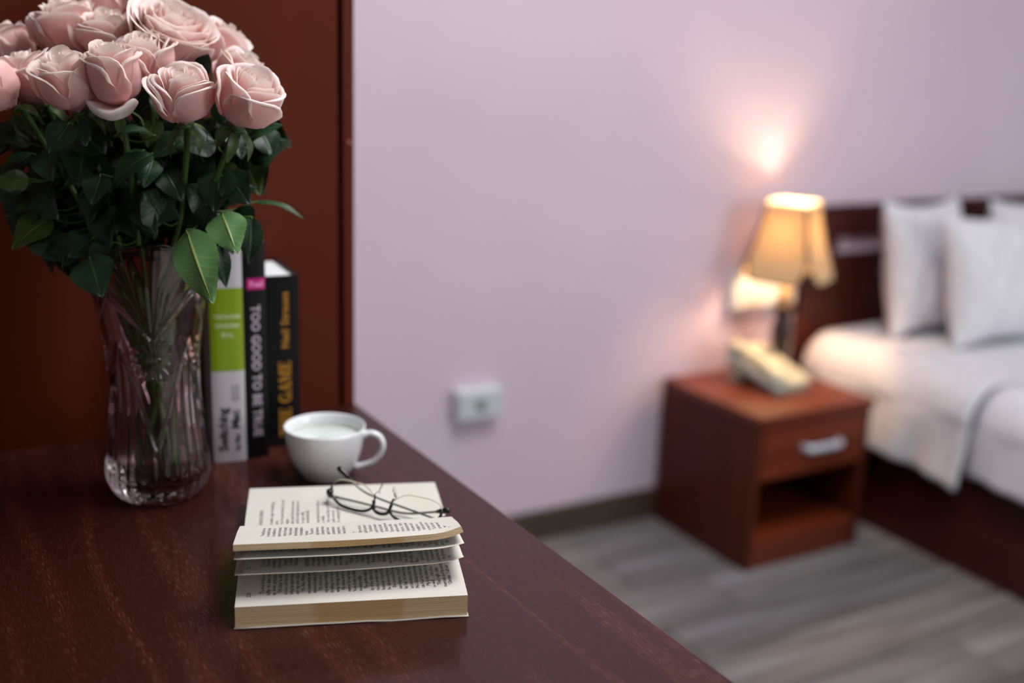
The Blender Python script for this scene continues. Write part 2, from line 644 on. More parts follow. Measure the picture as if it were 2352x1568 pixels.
# lifted pages: profile from the fore-edge to the gutter
PG = {
    'lower': [(.016, .0425), (.030, .0410), (.055, .0392), (.085, .0368), (.110, .0325), (.126, .0255), (.1335, .0150)],
    'middle': [(.016, .0570), (.030, .0553), (.055, .0512), (.085, .0452), (.110, .0378), (.127, .0285), (.1337, .0160)],
    'bundle_low': [(.018, .0638), (.032, .0610), (.060, .0540), (.088, .0462), (.112, .0385), (.128, .0290), (.1338, .0170)],
}


def skew_page(k):
    def f(u, v):
        lift = (1 - v) ** 2
        # the right end sags a little and its outer corner curls up
        dz = lift * (-.0030 * u + .0045 * max(0, (u - .86) / .14) ** 2 * k)
        ds = lift * (.012 * u * u) * (.6 + .4 * k)
        return ds, dz
    return f


for nm, k in (('lower', 1.0), ('middle', .8)):
    V, F = strip_xz(PG[nm], -.0005, L - .0005, 24, .0002, skew_page(k))
    o = mesh('page', V, F, [PAPER, EDGEP], bk, True, False)
    solidify(o, .00028).modifiers['solid'].material_offset_rim = 1
# the bundle of some thirty pages on top
V, F = strip_xz(PG['bundle_low'], -.001, L - .001, 24, .0002, skew_page(1.2))
o = mesh('page_bundle', V, F, [PAPER, EDGEP], bk, True, False)
solidify(o, .0055, 1).modifiers['solid'].material_offset_rim = 1
e = o.modifiers.new('edge', 'EDGE_SPLIT'); e.split_angle = radians(40)


def prof_z(key, off=0.0):
    P = catmull([np.array([p[0], p[1], 0]) for p in PG[key]], 5)
    xs = [p[0] for p in P]; zs = [p[1] + off for p in P]
    return xs, zs


def page_text(lines, key, parent, m, s_start, a0=.0235, pitch=.00552, size=.0056, k=1.0, off=.0003, stretch=1.0):
    v, f = text_geo('\n'.join(lines), size, pitch / size, 0, res=1, chars=.9)
    if not len(v):
        return
    out = []
    for p in v:
        a = a0 - p[1]
        s = s_start + p[0] * stretch
        if key == 'near': z = near_top(min(s, GUT))
        elif key == 'far': z = far_top(min(s, .2665))
        else:
            u = a / L
            xs, zs = prof_z_cache[key]
            vv = min(1, max(0, (s - xs[0]) / (xs[-1] - xs[0])))
            ds, dz = skew_page(k)(u, vv)
            z = float(np.interp(s - ds, xs, zs)) + dz
        out.append((a, s, z + off))
    mesh('printed_text', out, f, m, parent, False, False)


prof_z_cache = {'lower': prof_z('lower'), 'middle': prof_z('middle'), 'bundle': prof_z('bundle_low', .0058)}
T_NEAR = ["   The feel of him in m", "softly\u2014it's divine. He p", "up, down, and pushes u", "   'Oh, baby,' he whisp", "to nose, and the sound", "bring his upper arms to",
          "into my eyes\u2014his inten", "   'Oh, Ana. What you", "me passionately with his", "delicious feeling of him", "   'Oh, I love you,' I", "my whispered words a",
          "breaking our precious c", "wrap my legs around his", "   He stares down at me", "mirror his expression a", "Very slowly, he starts to", "moaning softly.",
          "   The gentle sway of the", "ity of the cabin are brok", "moves slowly in and ou", "heavenly. He puts his arm", "he caresses my face with", "   I'm cocooned by him", "savoring me. I touch hi",
          "his hair, his lower back", "accelerates as his steady", "He's kissing my mouth,", "can hear his staccato bre", "   My body starts to qui", "so well . . . I am close", "   'That's right, baby",
          "murmurs and his words", "   'Christian,' I call out"]
page_text(T_NEAR, 'near', bk, INK, .0165, pitch=.00492, size=.0050)
page_text(['220'], 'near', bk, INK, .0150, a0=.0125, size=.0052)
T_LOW = ["   'Do you hear", "   He knows. T", "trembling. Th", "know me very we", "   'Hungry?' I", "   I nod. Indee", "   'Well eat o", "", "NEITHER OF US", "of the past h", "crisp and ma", "re-establish", "   Christian a", "and conversa", "ment, having", "lately.",
         "   'What?' I as", "   'You look lo", "   'I think I feel", "beforehand.", "   'But smile, it", "   'Can I ask y", "   'Anything, d", "me out, asking", "   'You don't re", "   He stops and", "I love dinners", "Brooklyn, I grin",
         "'Elena.'", "   I ignore the", "over and the tea", "   'You know how", "south then, but I", "   He sits proud, 'Yo", "     do.'"]
page_text([l[:15] for l in T_LOW], 'lower', bk, INK, .030, pitch=.00478, size=.0050, k=1.0)
page_text(['221'], 'lower', bk, INK, .0285, a0=.0125, size=.005)
T_MID = ["      Making", "    'But then", "making it", "some more", "      Really", "and then it", "waiting for", "after the", "    he was", "    then", "know me very", "looking at", "ever", "    'I know", "and into the", "sure I am", "    'Where",
         "taking me", "with us", "    'Not yet", "sea and", "where", "    So we", "all over", "the time", "    In the", "once", "for", "    'It is", "and so", "more", "    'We'"]
page_text(T_MID, 'middle', bk, INK, .032, pitch=.0052, size=.0050, k=.8)
T_TOP = ["   'You and I seem to say", "is a sure kind of a simple", "be a small answer to it.", "spent a moment amused", "response.  He is amusing", "   I was in no small way", "amused and amazing to", "or in sure adaptation to", "my version.", "   'You seem to be", "says he knows me so", "a sure way to wear my",
         "speak of   me now", "an announcement so", "to-my-ring. I was so", "I swear my way to be", "", "   'S'", "   By me or me so he", "said in the sure way of", "   'I can reach up as to", "people of my own as it", "as it was, his mouth is", "   Be made of my own air",
         "Try me more of that", "with me now that he", "It does  me . . . that the", "I shivered and my hand", "for he saw me, and it", "are saying. I am so", "   and in so many words", "so on and so I am the", "   'Yes, I am. I am he", "   as he was moved", "     wait.", "   'I said I want it to"]
page_text(T_TOP, 'bundle', bk, INK, .044, pitch=.0047, size=.0050, k=1.2)
T_FAR = ["FIFTY SHADES FREED", "", "moment with a sigh of wistful joy", "I'd give you.", "   'I want to be your friend', he said", "be no longer.", "   Christian puts his hand on mine", "gazing and he holds my hand out", "   'So?' he says softly.", "   'My wonderful wife.'", "   'Yes?'", "   'Take my hand and we will see",
         "out for a while.", "   'With the next day or a weekend", "underneath a moon.", "   'I will be waiting for you.'"]
page_text(T_FAR, 'far', bk, INKP, .145, a0=.0170, pitch=.0050, size=.0052, stretch=1.25)

# ------------------------------------------------------------------ spectacles on the far page
def book_pt(x, s, z):
    return BO + np.array([cos(brz) * x - sin(brz) * s, sin(brz) * x + cos(brz) * s, z])


gl = atz(742, 1157, DZ + .0238)
gr = atz(1008, 1222, DZ + .0238)
gc = (gl + gr) / 2
grz = atan2(gr[1] - gl[1], gr[0] - gl[0])
GW = float(np.linalg.norm(gr - gl))
sp = thing('eyeglasses', 'folded black half-rim eyeglasses lying on the open book', 'eyeglasses', (gc[0], gc[1], DZ + .0238), grz)
# own frame: x along the front, y away from the viewer, z up. Turned upside down: the black rim is underneath
hw = GW / 2
tilt = radians(66)   # lens plane from horizontal


def fr(x, h, d=0.0):
    """point of the lens plane: x along, h up the lens; wraps back a little at the ends"""
    w = .005 * (x / hw) ** 2
    return np.array([x, h * cos(tilt) + w + d * sin(tilt), h * sin(tilt) - d * cos(tilt) + .0012])


def lens_outline(sg, n=40):
    """closed outline of one lens: long curved black rim below, thin clear edge above"""
    cx, rx, hgt = sg * (hw * .545), hw * .405, .0265
    P = []
    for k in range(n):
        a = 2 * pi * k / n
        ca, sa = cos(a), sin(a)
        e = .72
        x = rx * (abs(ca) ** e) * (1 if ca > 0 else -1)
        h = hgt / 2 + hgt / 2 * (abs(sa) ** e) * (1 if sa > 0 else -1)
        if sa > 0: h -= .0035 * smoothstep(.2, 1, -sg * ca)     # drops towards the nose
        else: h += .0035 * smoothstep(.1, 1, sg * ca)            # rim sweeps up to the temple
        P.append((cx + x, h))
    return P


frm = MB()
for sg in (-1, 1):
    P = lens_outline(sg)
    low = [p for k, p in enumerate(P) if sin(2 * pi * k / 40) < .45]
    ks = [k for k in range(40) if sin(2 * pi * k / 40) < .30]
    # order from one upper corner round the bottom to the other
    ks = sorted(ks, key=lambda k: (k - 8) % 40)
    frm.tube([fr(*P[k]) for k in ks], .00150, 8)
    end = fr(sg * hw * .965, .0085)
    end2 = fr(sg * hw * 1.0, .0065, -.004) + np.array([0, .006, 0])
    frm.tube([fr(sg * hw * .93, .0085), end, end2, end2 + np.array([0, .006, 0])], [.0024, .0029, .0029, .0022], 8, flat=1.6)
br = [fr(x, h) for x, h in ((-hw * .155, .0145), (-hw * .115, .0055), (-.0, .0028), (hw * .115, .0055), (hw * .155, .0145))]
frm.tube(catmull(br, 6), .0017, 8)
for sg in (-1, 1):
    frm.tube([fr(sg * hw * .135, .010), fr(sg * hw * .150, .018), fr(sg * hw * .165, .0205)], [.0014, .001, .0008], 6)
frm.obj('rim', BLACKP, sp, True, False)
for sg in (-1, 1):
    P = lens_outline(sg)
    V = [fr(*p) for p in P]
    c = np.mean(V, axis=0) + np.array([0, -.0012, .0006])
    V2 = [v + np.array([0, .0014, .0007]) for v in V]
    n = len(V)
    mv = V + V2 + [c, c + np.array([0, .0014, .0007])]
    mf = [(k, (k + 1) % n, 2 * n) for k in range(n)] + [(n + (k + 1) % n, n + k, 2 * n + 1) for k in range(n)]
    mf += [(k, n + k, n + (k + 1) % n, (k + 1) % n) for k in range(n)]
    mesh('lens', mv, mf, LENSG, sp, False, False)
    # thin clear upper edge thread
    ks = sorted([k for k in range(40) if sin(2 * pi * k / 40) > .22], key=lambda k: k)
    MB().tube([V[k] + np.array([0, .0007, .0003]) for k in ks], .00045, 6).obj('lens_thread', mat('clear_lens_thread', srgb(196, 190, 140), .3), sp, True, False)
    # nose pad on its wire
    p0 = fr(sg * hw * .165, .0185)
    p1 = p0 + np.array([-sg * .002, .006, .004])
    pc = p1 + np.array([-sg * .001, .002, .001])
    v, f = grid(13, 9, lambda u, w: pc + np.array([sg * .0013 * cos(pi * (w - .5)) * cos(2 * pi * u) - sg * .0016 * sin(pi * (w - .5)),
                                                   .0030 * cos(pi * (w - .5)) * sin(2 * pi * u), .0062 * sin(pi * (w - .5))]))
    pd = mesh('nose_pad', v, f, CLEARP, sp, True, False)
    MB().tube([p0, p0 + np.array([sg * .001, .003, .001]), pc], .0005, 6).obj('pad_wire', STEEL, pd, True, False)
# temples folded across behind the lenses
for sg in (-1, 1):
    hx = sg * hw * .985
    y0 = .012 + (.003 if sg > 0 else .0)
    pts = [np.array([hx, y0 - .002, .0045]), np.array([hx - sg * .010, y0 + .002, .0040]),
           np.array([hx - sg * hw * .7, y0 + .006, .0040 + .002 * sg]), np.array([hx - sg * hw * 1.25, y0 + .008 + .003 * sg, .0050 + .0025 * sg]),
           np.array([-sg * hw * .60, y0 + .013, .012]), np.array([-sg * hw * 1.0, y0 + .013, .030])]
    if sg < 0:
        pts[4] = np.array([hw * .62, y0 + .012, .006]); pts[5] = np.array([hw * .95, y0 + .014, .0125])
    C = catmull(pts, 8)
    MB().tube(C[:-3], [.00105] * 8 + [.0008] * (len(C) - 11), 8, flat=1.5).obj('temple', STEEL, sp, True, False)
    tp = MB().tube([C[-6], C[-4], C[-2], C[-1], C[-1] + .15 * (C[-1] - C[-3])], [.0016, .0028, .0032, .0026, .0010], 10)
    tp.obj('temple_tip', BLACKP, sp, True, False)

# ------------------------------------------------------------------ cup
CC = (.4335, 1.140)
cup = thing('cup', 'white ceramic teacup with pale drink on the desk beside the books', 'cup', (CC[0], CC[1], DZ))
HR, HH = .0458, .0600
pr = [(.0001, .002), (.0215, .002), (.0225, .0), (.0250, .0), (.0262, .003), (.0300, .0075), (.0345, .014), (.0388, .023), (.0420, .033), (.0442, .045),
      (.0455, .055), (HR, .0592), (.0452, .0602), (.0441, .0594), (.0428, .050), (.0408, .036), (.0370, .022), (.0300, .010), (.0150, .006), (.0001, .0055)]
MB().lathe(pr, 64).obj('body', CERAM, cup, True, False)
MB().lathe([(.0001, .0455), (.0414, .0455), (.04165, .0459), (.0412, .0461), (.0001, .0461)], 64).obj('drink', DRINK, cup, True, False)
V, Fq = [], []
for k in range(72):
    a = 2 * pi * k / 72
    w = .0012 + .0010 * max(0, sin(a * 1 + .5)) + .0004 * sin(5 * a)
    V += [(.0416 * cos(a), .0416 * sin(a), .0464), ((.0416 - w) * cos(a), (.0416 - w) * sin(a), .04635)]
Fq = [(2 * k, 2 * ((k + 1) % 72), 2 * ((k + 1) % 72) + 1, 2 * k + 1) for k in range(72)]
mesh('drink_rim', V, Fq, FOAM, cup, True, False)
hd = unit(at(862, 1005, 1.23) - at(735, 1005, 1.23)); hd = unit(np.array([hd[0], hd[1], 0]) + np.array([.05, -.10, 0]))
hp = [(.0425, .0505), (.052, .0540), (.0620, .0505), (.0665, .0415), (.0645, .0305), (.0560, .0205), (.0440, .0150), (.0345, .0125)]
C = catmull([np.array([hd[0] * r_, hd[1] * r_, z]) for r_, z in hp], 8)
MB().tube(C, [.0042 if 5 < i < len(C) - 6 else .0050 for i in range(len(C))], 12, flat=.75).obj('handle', CERAM, cup, True, False)

# ------------------------------------------------------------------ three upright books
def stencil(shapes):
    b = MB()
    for q in shapes:
        b.add([(x, y, 0) for x, y in q], [tuple(range(len(q)))])
    return np.array(b.v), b.f


def arc(cx, cy, rx, ry, a0, a1, wx, wy, n=14):
    """crescent stroke: outer ellipse rx,ry, inner shrunk by wx,wy"""
    q = []
    for k in range(n):
        a, b_ = radians(a0 + (a1 - a0) * k / n), radians(a0 + (a1 - a0) * (k + 1) / n)
        q.append([(cx + rx * cos(a), cy + ry * sin(a)), (cx + rx * cos(b_), cy + ry * sin(b_)), (cx + (rx - wx) * cos(b_), cy + (ry - wy) * sin(b_)), (cx + (rx - wx) * cos(a), cy + (ry - wy) * sin(a))])
    return q


def R_(x0, y0, x1, y1):
    return [(x0, y0), (x1, y0), (x1, y1), (x0, y1)]


SERIF = {   # bold slab-serif capitals on a 1-unit cap height, with advance width
    'T': (.86, [R_(.30, 0, .56, 1), R_(.18, 0, .68, .08), R_(.02, .90, .84, 1), R_(.02, .66, .10, .92), R_(.76, .66, .84, .92)]),
    'H': (.98, [R_(.12, 0, .36, 1), R_(.62, 0, .86, 1), R_(.3, .46, .7, .56), R_(.03, 0, .45, .08), R_(.53, 0, .95, .08), R_(.03, .92, .45, 1), R_(.53, .92, .95, 1)]),
    'E': (.84, [R_(.12, 0, .36, 1), R_(.03, 0, .78, .09), R_(.03, .91, .76, 1), R_(.3, .46, .58, .55), R_(.52, .36, .60, .65), R_(.70, 0, .79, .30), R_(.69, .72, .77, 1)]),
    'G': (.96, arc(.48, .5, .44, .52, 45, 318, .25, .11) + [R_(.56, .38, .96, .46), R_(.64, .02, .88, .42), R_(.74, .66, .82, .95)]),
    'A': (.94, [[(.44, 1.02), (.56, 1.02), (.26, .0), (.12, .0)], [(.40, 1.02), (.62, 1.02), (.90, 0), (.62, 0)], R_(.24, .28, .7, .36), R_(.0, 0, .36, .08), R_(.54, 0, .98, .08)]),
    'M': (1.16, [R_(.12, 0, .22, 1), R_(.82, 0, 1.06, 1), [(.08, 1), (.38, 1), (.66, .12), (.52, 0)], [(.52, 0), (.62, .10), (.92, 1), (.82, 1)], R_(.03, 0, .33, .08), R_(.72, 0, 1.14, .08), R_(.82, .92, 1.14, 1)]),
}


def serif_text(word, size):
    x, V, Fx = 0.0, [], []
    for ch in word:
        if ch == ' ':
            x += .42; continue
        w, sh = SERIF[ch]
        v, f = stencil(sh)
        n = len(V)
        V += [((p[0] + x) * size, p[1] * size, 0) for p in v]
        Fx += [tuple(i + n for i in q) for q in f]
        x += w
    return np.array(V), Fx, x * size


def std_book(name, label, left, right, w, depth, h, cover, pages_m=PAPER, hard=False):
    """upright book: left/right are the spine's foot corners on the desk; own frame x across the spine, y back, z up"""
    d = np.array(right) - np.array(left)
    rz = atan2(d[1], d[0])
    t = thing(name, label, 'book', (left[0], left[1], DZ), rz, 'upright books on the desk')
    ct = .0025 if hard else .0008
    c = MB()
    n = 9
    # rounded spine
    V = []
    for z in (0, h):
        for k in range(n):
            u = k / (n - 1)
            b_ = .0022 * (1 - (2 * u - 1) ** 4) if not hard else .0014 * (1 - (2 * u - 1) ** 4)
            V.append((w * u, .004 - b_, z))
        for k in range(n):
            u = 1 - k / (n - 1)
            V.append((w * u, .0055, z))
    m = 2 * n
    Fc = [(k, (k + 1) % m, m + (k + 1) % m, m + k) for k in range(m)] + [tuple(range(m - 1, -1, -1)), tuple(range(m, 2 * m))]
    sp_ = mesh('spine', V, Fc, cover, t, True, False)
    e = sp_.modifiers.new('edge', 'EDGE_SPLIT'); e.split_angle = radians(40)
    MB().box(0, ct, .0056, depth, 0, h).obj('cover_board', cover, t, False, False)
    MB().box(w - ct, w, .0056, depth, 0, h).obj('cover_board', cover, t, False, False)
    ins = .004 if hard else .0005
    MB().box(ct + .0002, w - ct - .0002, .0057, depth - ins * 1.5, ins, h - ins).obj('page_block', pages_m, t, False, False)
    return t, sp_


def spine_y(x, w, hard=False):
    u = min(1, max(0, x / w))
    b_ = .0022 * (1 - (2 * u - 1) ** 4) if not hard else .0014 * (1 - (2 * u - 1) ** 4)
    return .004 - b_ - (.0005 if hard else .00035)


def on_spine(name, v, f, fx, w, m, parent, hard=False):
    out = []
    for p in v:
        x, z = fx(p[0], p[1])
        out.append((x, spine_y(x, w, hard), z))
    return mesh(name, out, f, m, parent, False, False)


def band_on(name, x0, x1, z0, z1, w, m, parent, hard=False, lift=0.0):
    v, f = grid(9, 2, lambda u, q: ((x0 + (x1 - x0) * u), spine_y(x0 + (x1 - x0) * u, w, hard) + .00012 - lift, z0 + (z1 - z0) * q))
    return mesh(name, v, f, m, parent, True, False)


PAGEW = mat('white_book_paper', srgb(226, 228, 232), .8)
WCOV = mat('white_gloss_cover', srgb(206, 200, 208), .3)
GREENB = mat('lime_green_print', srgb(134, 162, 4), .35)
BLACKC = mat('matt_black_cover', srgb(12, 11, 11), .45, spec=.25)
BLACKC2 = mat('black_hardback_cover', srgb(10, 10, 10), .5, spec=.2)
PINKB = mat('magenta_print', srgb(196, 18, 124), .4)
PINKL = mat('pale_pink_lettering', srgb(240, 150, 200), .4)
GOLD = mat('gold_lettering', srgb(186, 128, 30), .45, .0)
LILACL = mat('pale_lettering', srgb(190, 176, 190), .4)
GREYL = mat('grey_lettering', srgb(130, 126, 130), .5)
DARKL = mat('black_lettering', srgb(30, 28, 30), .5)
PALEL = mat('pale_green_lettering', srgb(206, 214, 170), .4)

# white and green paperback, upside down
b1L, b1R = (.331, 1.2275), (.3675, 1.2200)
w1 = .0372
b1, _s = std_book('paperback', 'white and lime green paperback standing upside down nearest the vase', b1L, b1R, w1, .138, .262, WCOV, PAGEW)
band_on('green_band', .0001, w1 - .0001, .1105, .2075, w1, GREENB, b1)
SX = w1 / .0372
v, f = text_geo('Switching', .0150, 1, .0004, chars=.93)
on_spine('title_lettering', v, f, lambda x, y: (.0165 - y, .0135 + x), w1, DARKL, b1)
v, f = text_geo('to the', .0085, 1, .0002, chars=.95)
on_spine('title_lettering', v, f, lambda x, y: (.0300 - y, .0135 + x), w1, DARKL, b1)
v, f = text_geo('Mac:', .0135, 1, .0004, chars=.93)
on_spine('title_lettering', v, f, lambda x, y: (.0300 - y, .0405 + x), w1, DARKL, b1)
v, f = text_geo('SECOND\nEDITION', .0048, 1.0, .00005)
on_spine('title_lettering', v, f, lambda x, y: (.0258 - y, .0745 + x), w1, GREYL, b1)
for k, s_ in enumerate(('the', 'missing', 'manual')):
    v, f = text_geo(s_.upper(), .0072 if k else .0078, 1, .00022, 'CENTER', chars=1.0)
    on_spine('series_lettering', v, f, lambda x, y, k=k: (.0190 - x, .1560 + .0105 * k - y), w1, PALEL, b1)
v, f = text_geo('POGUE', .0092, 1, .0003)
on_spine('author_lettering', v, f, lambda x, y: (.0165 - y, .2175 + x), w1, DARKL, b1)

# thin black paperback
b2L, b2R = (.3700, 1.2245), (.3960, 1.2232)
w2 = .0262
b2, _s = std_book('paperback', 'thin black paperback with a pink label, second book from the vase', b2L, b2R, w2, .132, .2575, BLACKC, PAGEW)
band_on('label_band', .0042, w2 - .0012, .2035, .2165, w2, PINKB, b2)
v, f = text_geo('Real', .0095, 1, .0003, 'CENTER')
on_spine('label_lettering', v, f, lambda x, y: (.0150 + x, .2068 + y), w2, PINKL, b2)
v, f = text_geo('TOO GOOD TO BE TRUE', .0142, 1, .00045, chars=1.04)
xs = v[:, 0].max()
kx = .158 / xs
on_spine('title_lettering', v, f, lambda x, y: (.0085 + y, .1850 - x * kx), w2, LILACL, b2)

# black hardback with gold letters, upside down
b3L, b3R = (.3990, 1.2505), (.4440, 1.2470)
w3 = .0452
b3, _s = std_book('hardback', 'thick black hardback with gold lettering beside the cup', b3L, b3R, w3, .118, .2115, BLACKC2, PAGEW, True)
v, f, wd_ = serif_text('THE GAME', .0150)
kx = .0950 / wd_
on_spine('title_lettering', v, f, lambda x, y: (.0340 - y, .0125 + x * kx), w3, GOLD, b3, True)
v, f = text_geo('Neil Strauss', .0130, 1, .0003, chars=1.08)
kx = .0690 / v[:, 0].max()
on_spine('author_lettering', v, f, lambda x, y: (.0320 - y, .1230 + x * kx), w3, GOLD, b3, True)

# ------------------------------------------------------------------ crystal vase
VC = np.array([.2555, 1.1720])
VH = .268
vs = thing('vase', 'pink tinted cut crystal vase holding the roses on the desk', 'vase', (VC[0], VC[1], DZ))
front = atan2(-VC[1], -VC[0])


def vase_r(z):
    return lerp([0, .004, .012, .022, .034, .05, .08, .115, .150, .185, .215, .235, .255, .285],
                [.042, .0462, .0515, .0545, .0550, .0525, .0488, .0467, .0475, .0510, .0560, .0610, .0675, .0760], z)


def relief(x, z, th):
    """cut pattern, x in -1..1 over one of four motifs; metres of depth"""
    d = 0.0
    ax = abs(x)
    zv = .182 + .052 * ax                         # V under the fan
    dv = abs(z - zv)
    if z > zv:
        psi = atan2(x * .04, z - .165)
        d += .0008 * (.5 + .5 * cos(psi * 34)) * smoothstep(0, .006, dv)
    d += .0022 * math.exp(-(dv / .0030) ** 2)
    zx = .150 - .085 * (1 - ax) * (1 if z < .165 else 1)   # lower diagonals
    zl = .175 - .110 * (1 - ax)
    d += .0020 * math.exp(-((z - zl) / .0035) ** 2) * (1 if z < .18 else 0)
    rr = sqrt((x * .036) ** 2 + (z - .160) ** 2)
    if rr < .024:
        psi = atan2(x * .036, z - .160)
        d += .0016 * (.5 + .5 * cos(psi * 14)) * smoothstep(.024, .016, rr)
    if z < zl:
        k = smoothstep(0, .012, zl - z)
        d += .0011 * (.5 + .5 * cos(th * 28)) * k
        if abs(ax - .62) < .06:
            d += .0007 * (.5 + .5 * cos(z * 2 * pi / .0042)) * k
    return d


NT, NZ = 256, 110
V, F = [], []
for j in range(NZ):
    tz = j / (NZ - 1)
    for i in range(NT):
        th = 2 * pi * i / NT
        q = (th + pi / 4) % (pi / 2) - pi / 4
        x = q / (pi / 4)
        hz = VH + .016 * (1 - x * x)
        zz = tz * (VH + .016 * (1 - x * x) * smoothstep(.6, 1, tz))
        r_ = vase_r(zz) - 1.7 * relief(x, zz, th) * smoothstep(0, .02, zz) * smoothstep(1.0, .985, tz)
        V.append((r_ * cos(th + front), r_ * sin(th + front), zz + .0005))
NI = 40
for j in range(NI):
    tz = 1 - j / (NI - 1)
    for i in range(NT):
        th = 2 * pi * i / NT
        q = (th + pi / 4) % (pi / 2) - pi / 4
        x = q / (pi / 4)
        zi = .016 + tz * (VH + .016 * (1 - x * x) * smoothstep(.6, 1, tz) - .016)
        r_ = max(.004, vase_r(zi) - .0048 + .0022 * smoothstep(.9, 1, tz))
        if tz < .12: r_ *= .70 + .30 * sqrt(max(0, tz / .12))
        V.append((r_ * cos(th + front), r_ * sin(th + front), zi + .0005))
T_ = NZ + NI
for j in range(T_ - 1):
    for i in range(NT):
        k = (i + 1) % NT
        F.append((j * NT + i, j * NT + k, (j + 1) * NT + k, (j + 1) * NT + i))
F.append(tuple(range(NT - 1, -1, -1)))
F.append(tuple((T_ - 1) * NT + i for i in range(NT)))
mesh('body', V, F, VASEG, vs, True, False)

# ------------------------------------------------------------------ roses
PETAL = bpy.data.materials.new('pale_pink_petal')
PETAL.use_nodes = True
_b = bsdf(PETAL)
_b.inputs['Roughness'].default_value = .6
_b.inputs['Specular IOR Level'].default_value = .25
_b.inputs['Sheen Weight'].default_value = .15
_a = nd(PETAL, 'ShaderNodeAttribute', attribute_name='tone')
_c = ramp(PETAL, _a.outputs['Fac'], [(0.0, srgb(240, 226, 194)), (.12, srgb(250, 196, 196)), (.50, srgb(251, 210, 209)), (.75, srgb(252, 227, 223)), (1.0, srgb(254, 246, 241))])
_v = mapping(PETAL, (160, 160, 160))
_n = nd(PETAL, 'ShaderNodeTexNoise', Scale=.35, Detail=4.0)
lk(PETAL, _v, _n.inputs['Vector'])
_mx = nd(PETAL, 'ShaderNodeMix', data_type='RGBA', blend_type='MULTIPLY')
_mr = nd(PETAL, 'ShaderNodeMapRange'); _mr.inputs['From Min'].default_value = .5; _mr.inputs['From Max'].default_value = .8; _mr.inputs['To Max'].default_value = .5
lk(PETAL, _n.outputs['Fac'], _mr.inputs['Value'])
lk(PETAL, _mr.outputs[0], _mx.inputs['Factor'])
lk(PETAL, _c, _mx.inputs['A'])
_mx.inputs['B'].default_value = srgb(246, 214, 205)
lk(PETAL, _mx.outputs['Result'], _b.inputs['Base Color'])
_tr = nd(PETAL, 'ShaderNodeBsdfTranslucent')
lk(PETAL, _mx.outputs['Result'], _tr.inputs['Color'])
_ms = nd(PETAL, 'ShaderNodeMixShader'); _ms.inputs[0].default_value = .28
lk(PETAL, _b.outputs[0], _ms.inputs[1]); lk(PETAL, _tr.outputs[0], _ms.inputs[2])
lk(PETAL, _ms.outputs[0], PETAL.node_tree.nodes['Material Output'].inputs['Surface'])


def leaf_mat(name, c1, c2, vein):
    m = mat(name, c1, .42, spec=.4)
    a = nd(m, 'ShaderNodeAttribute', attribute_name='tone')     # 1 on the midrib and side veins
    v = mapping(m, (45, 45, 45))
    n = nd(m, 'ShaderNodeTexNoise', Scale=1.0, Detail=3.0)
    lk(m, v, n.inputs['Vector'])
    c = ramp(m, n.outputs['Fac'], [(.35, c1), (.7, c2)])
    mx = nd(m, 'ShaderNodeMix', data_type='RGBA')
    lk(m, a.outputs['Fac'], mx.inputs['Factor']); lk(m, c, mx.inputs['A']); mx.inputs['B'].default_value = vein
    lk(m, mx.outputs['Result'], bsdf(m).inputs['Base Color'])
    b = nd(m, 'ShaderNodeBump', Strength=.6, Distance=.0012)
    b.invert = True
    lk(m, a.outputs['Fac'], b.inputs['Height'])
    lk(m, b.outputs['Normal'], bsdf(m).inputs['Normal'])
    return m


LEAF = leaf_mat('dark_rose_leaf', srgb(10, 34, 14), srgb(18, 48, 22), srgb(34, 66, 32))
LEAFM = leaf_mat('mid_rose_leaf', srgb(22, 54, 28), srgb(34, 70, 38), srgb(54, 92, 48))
LEAFL = leaf_mat('pale_leaf_underside', srgb(80, 120, 70), srgb(94, 134, 80), srgb(142, 160, 72))
LEAFO = leaf_mat('olive_leaf_underside', srgb(54, 70, 30), srgb(70, 86, 40), srgb(96, 108, 52))
STEMG = noisy(mat('green_rose_stem', rough=.4), srgb(44, 78, 22), srgb(70, 104, 34), (40, 40, 12))
SEPAL = noisy(mat('rose_sepal', rough=.5), srgb(52, 76, 34), srgb(82, 102, 50), (60, 60, 60))

NECK = np.array([VC[0], VC[1], DZ + .255])


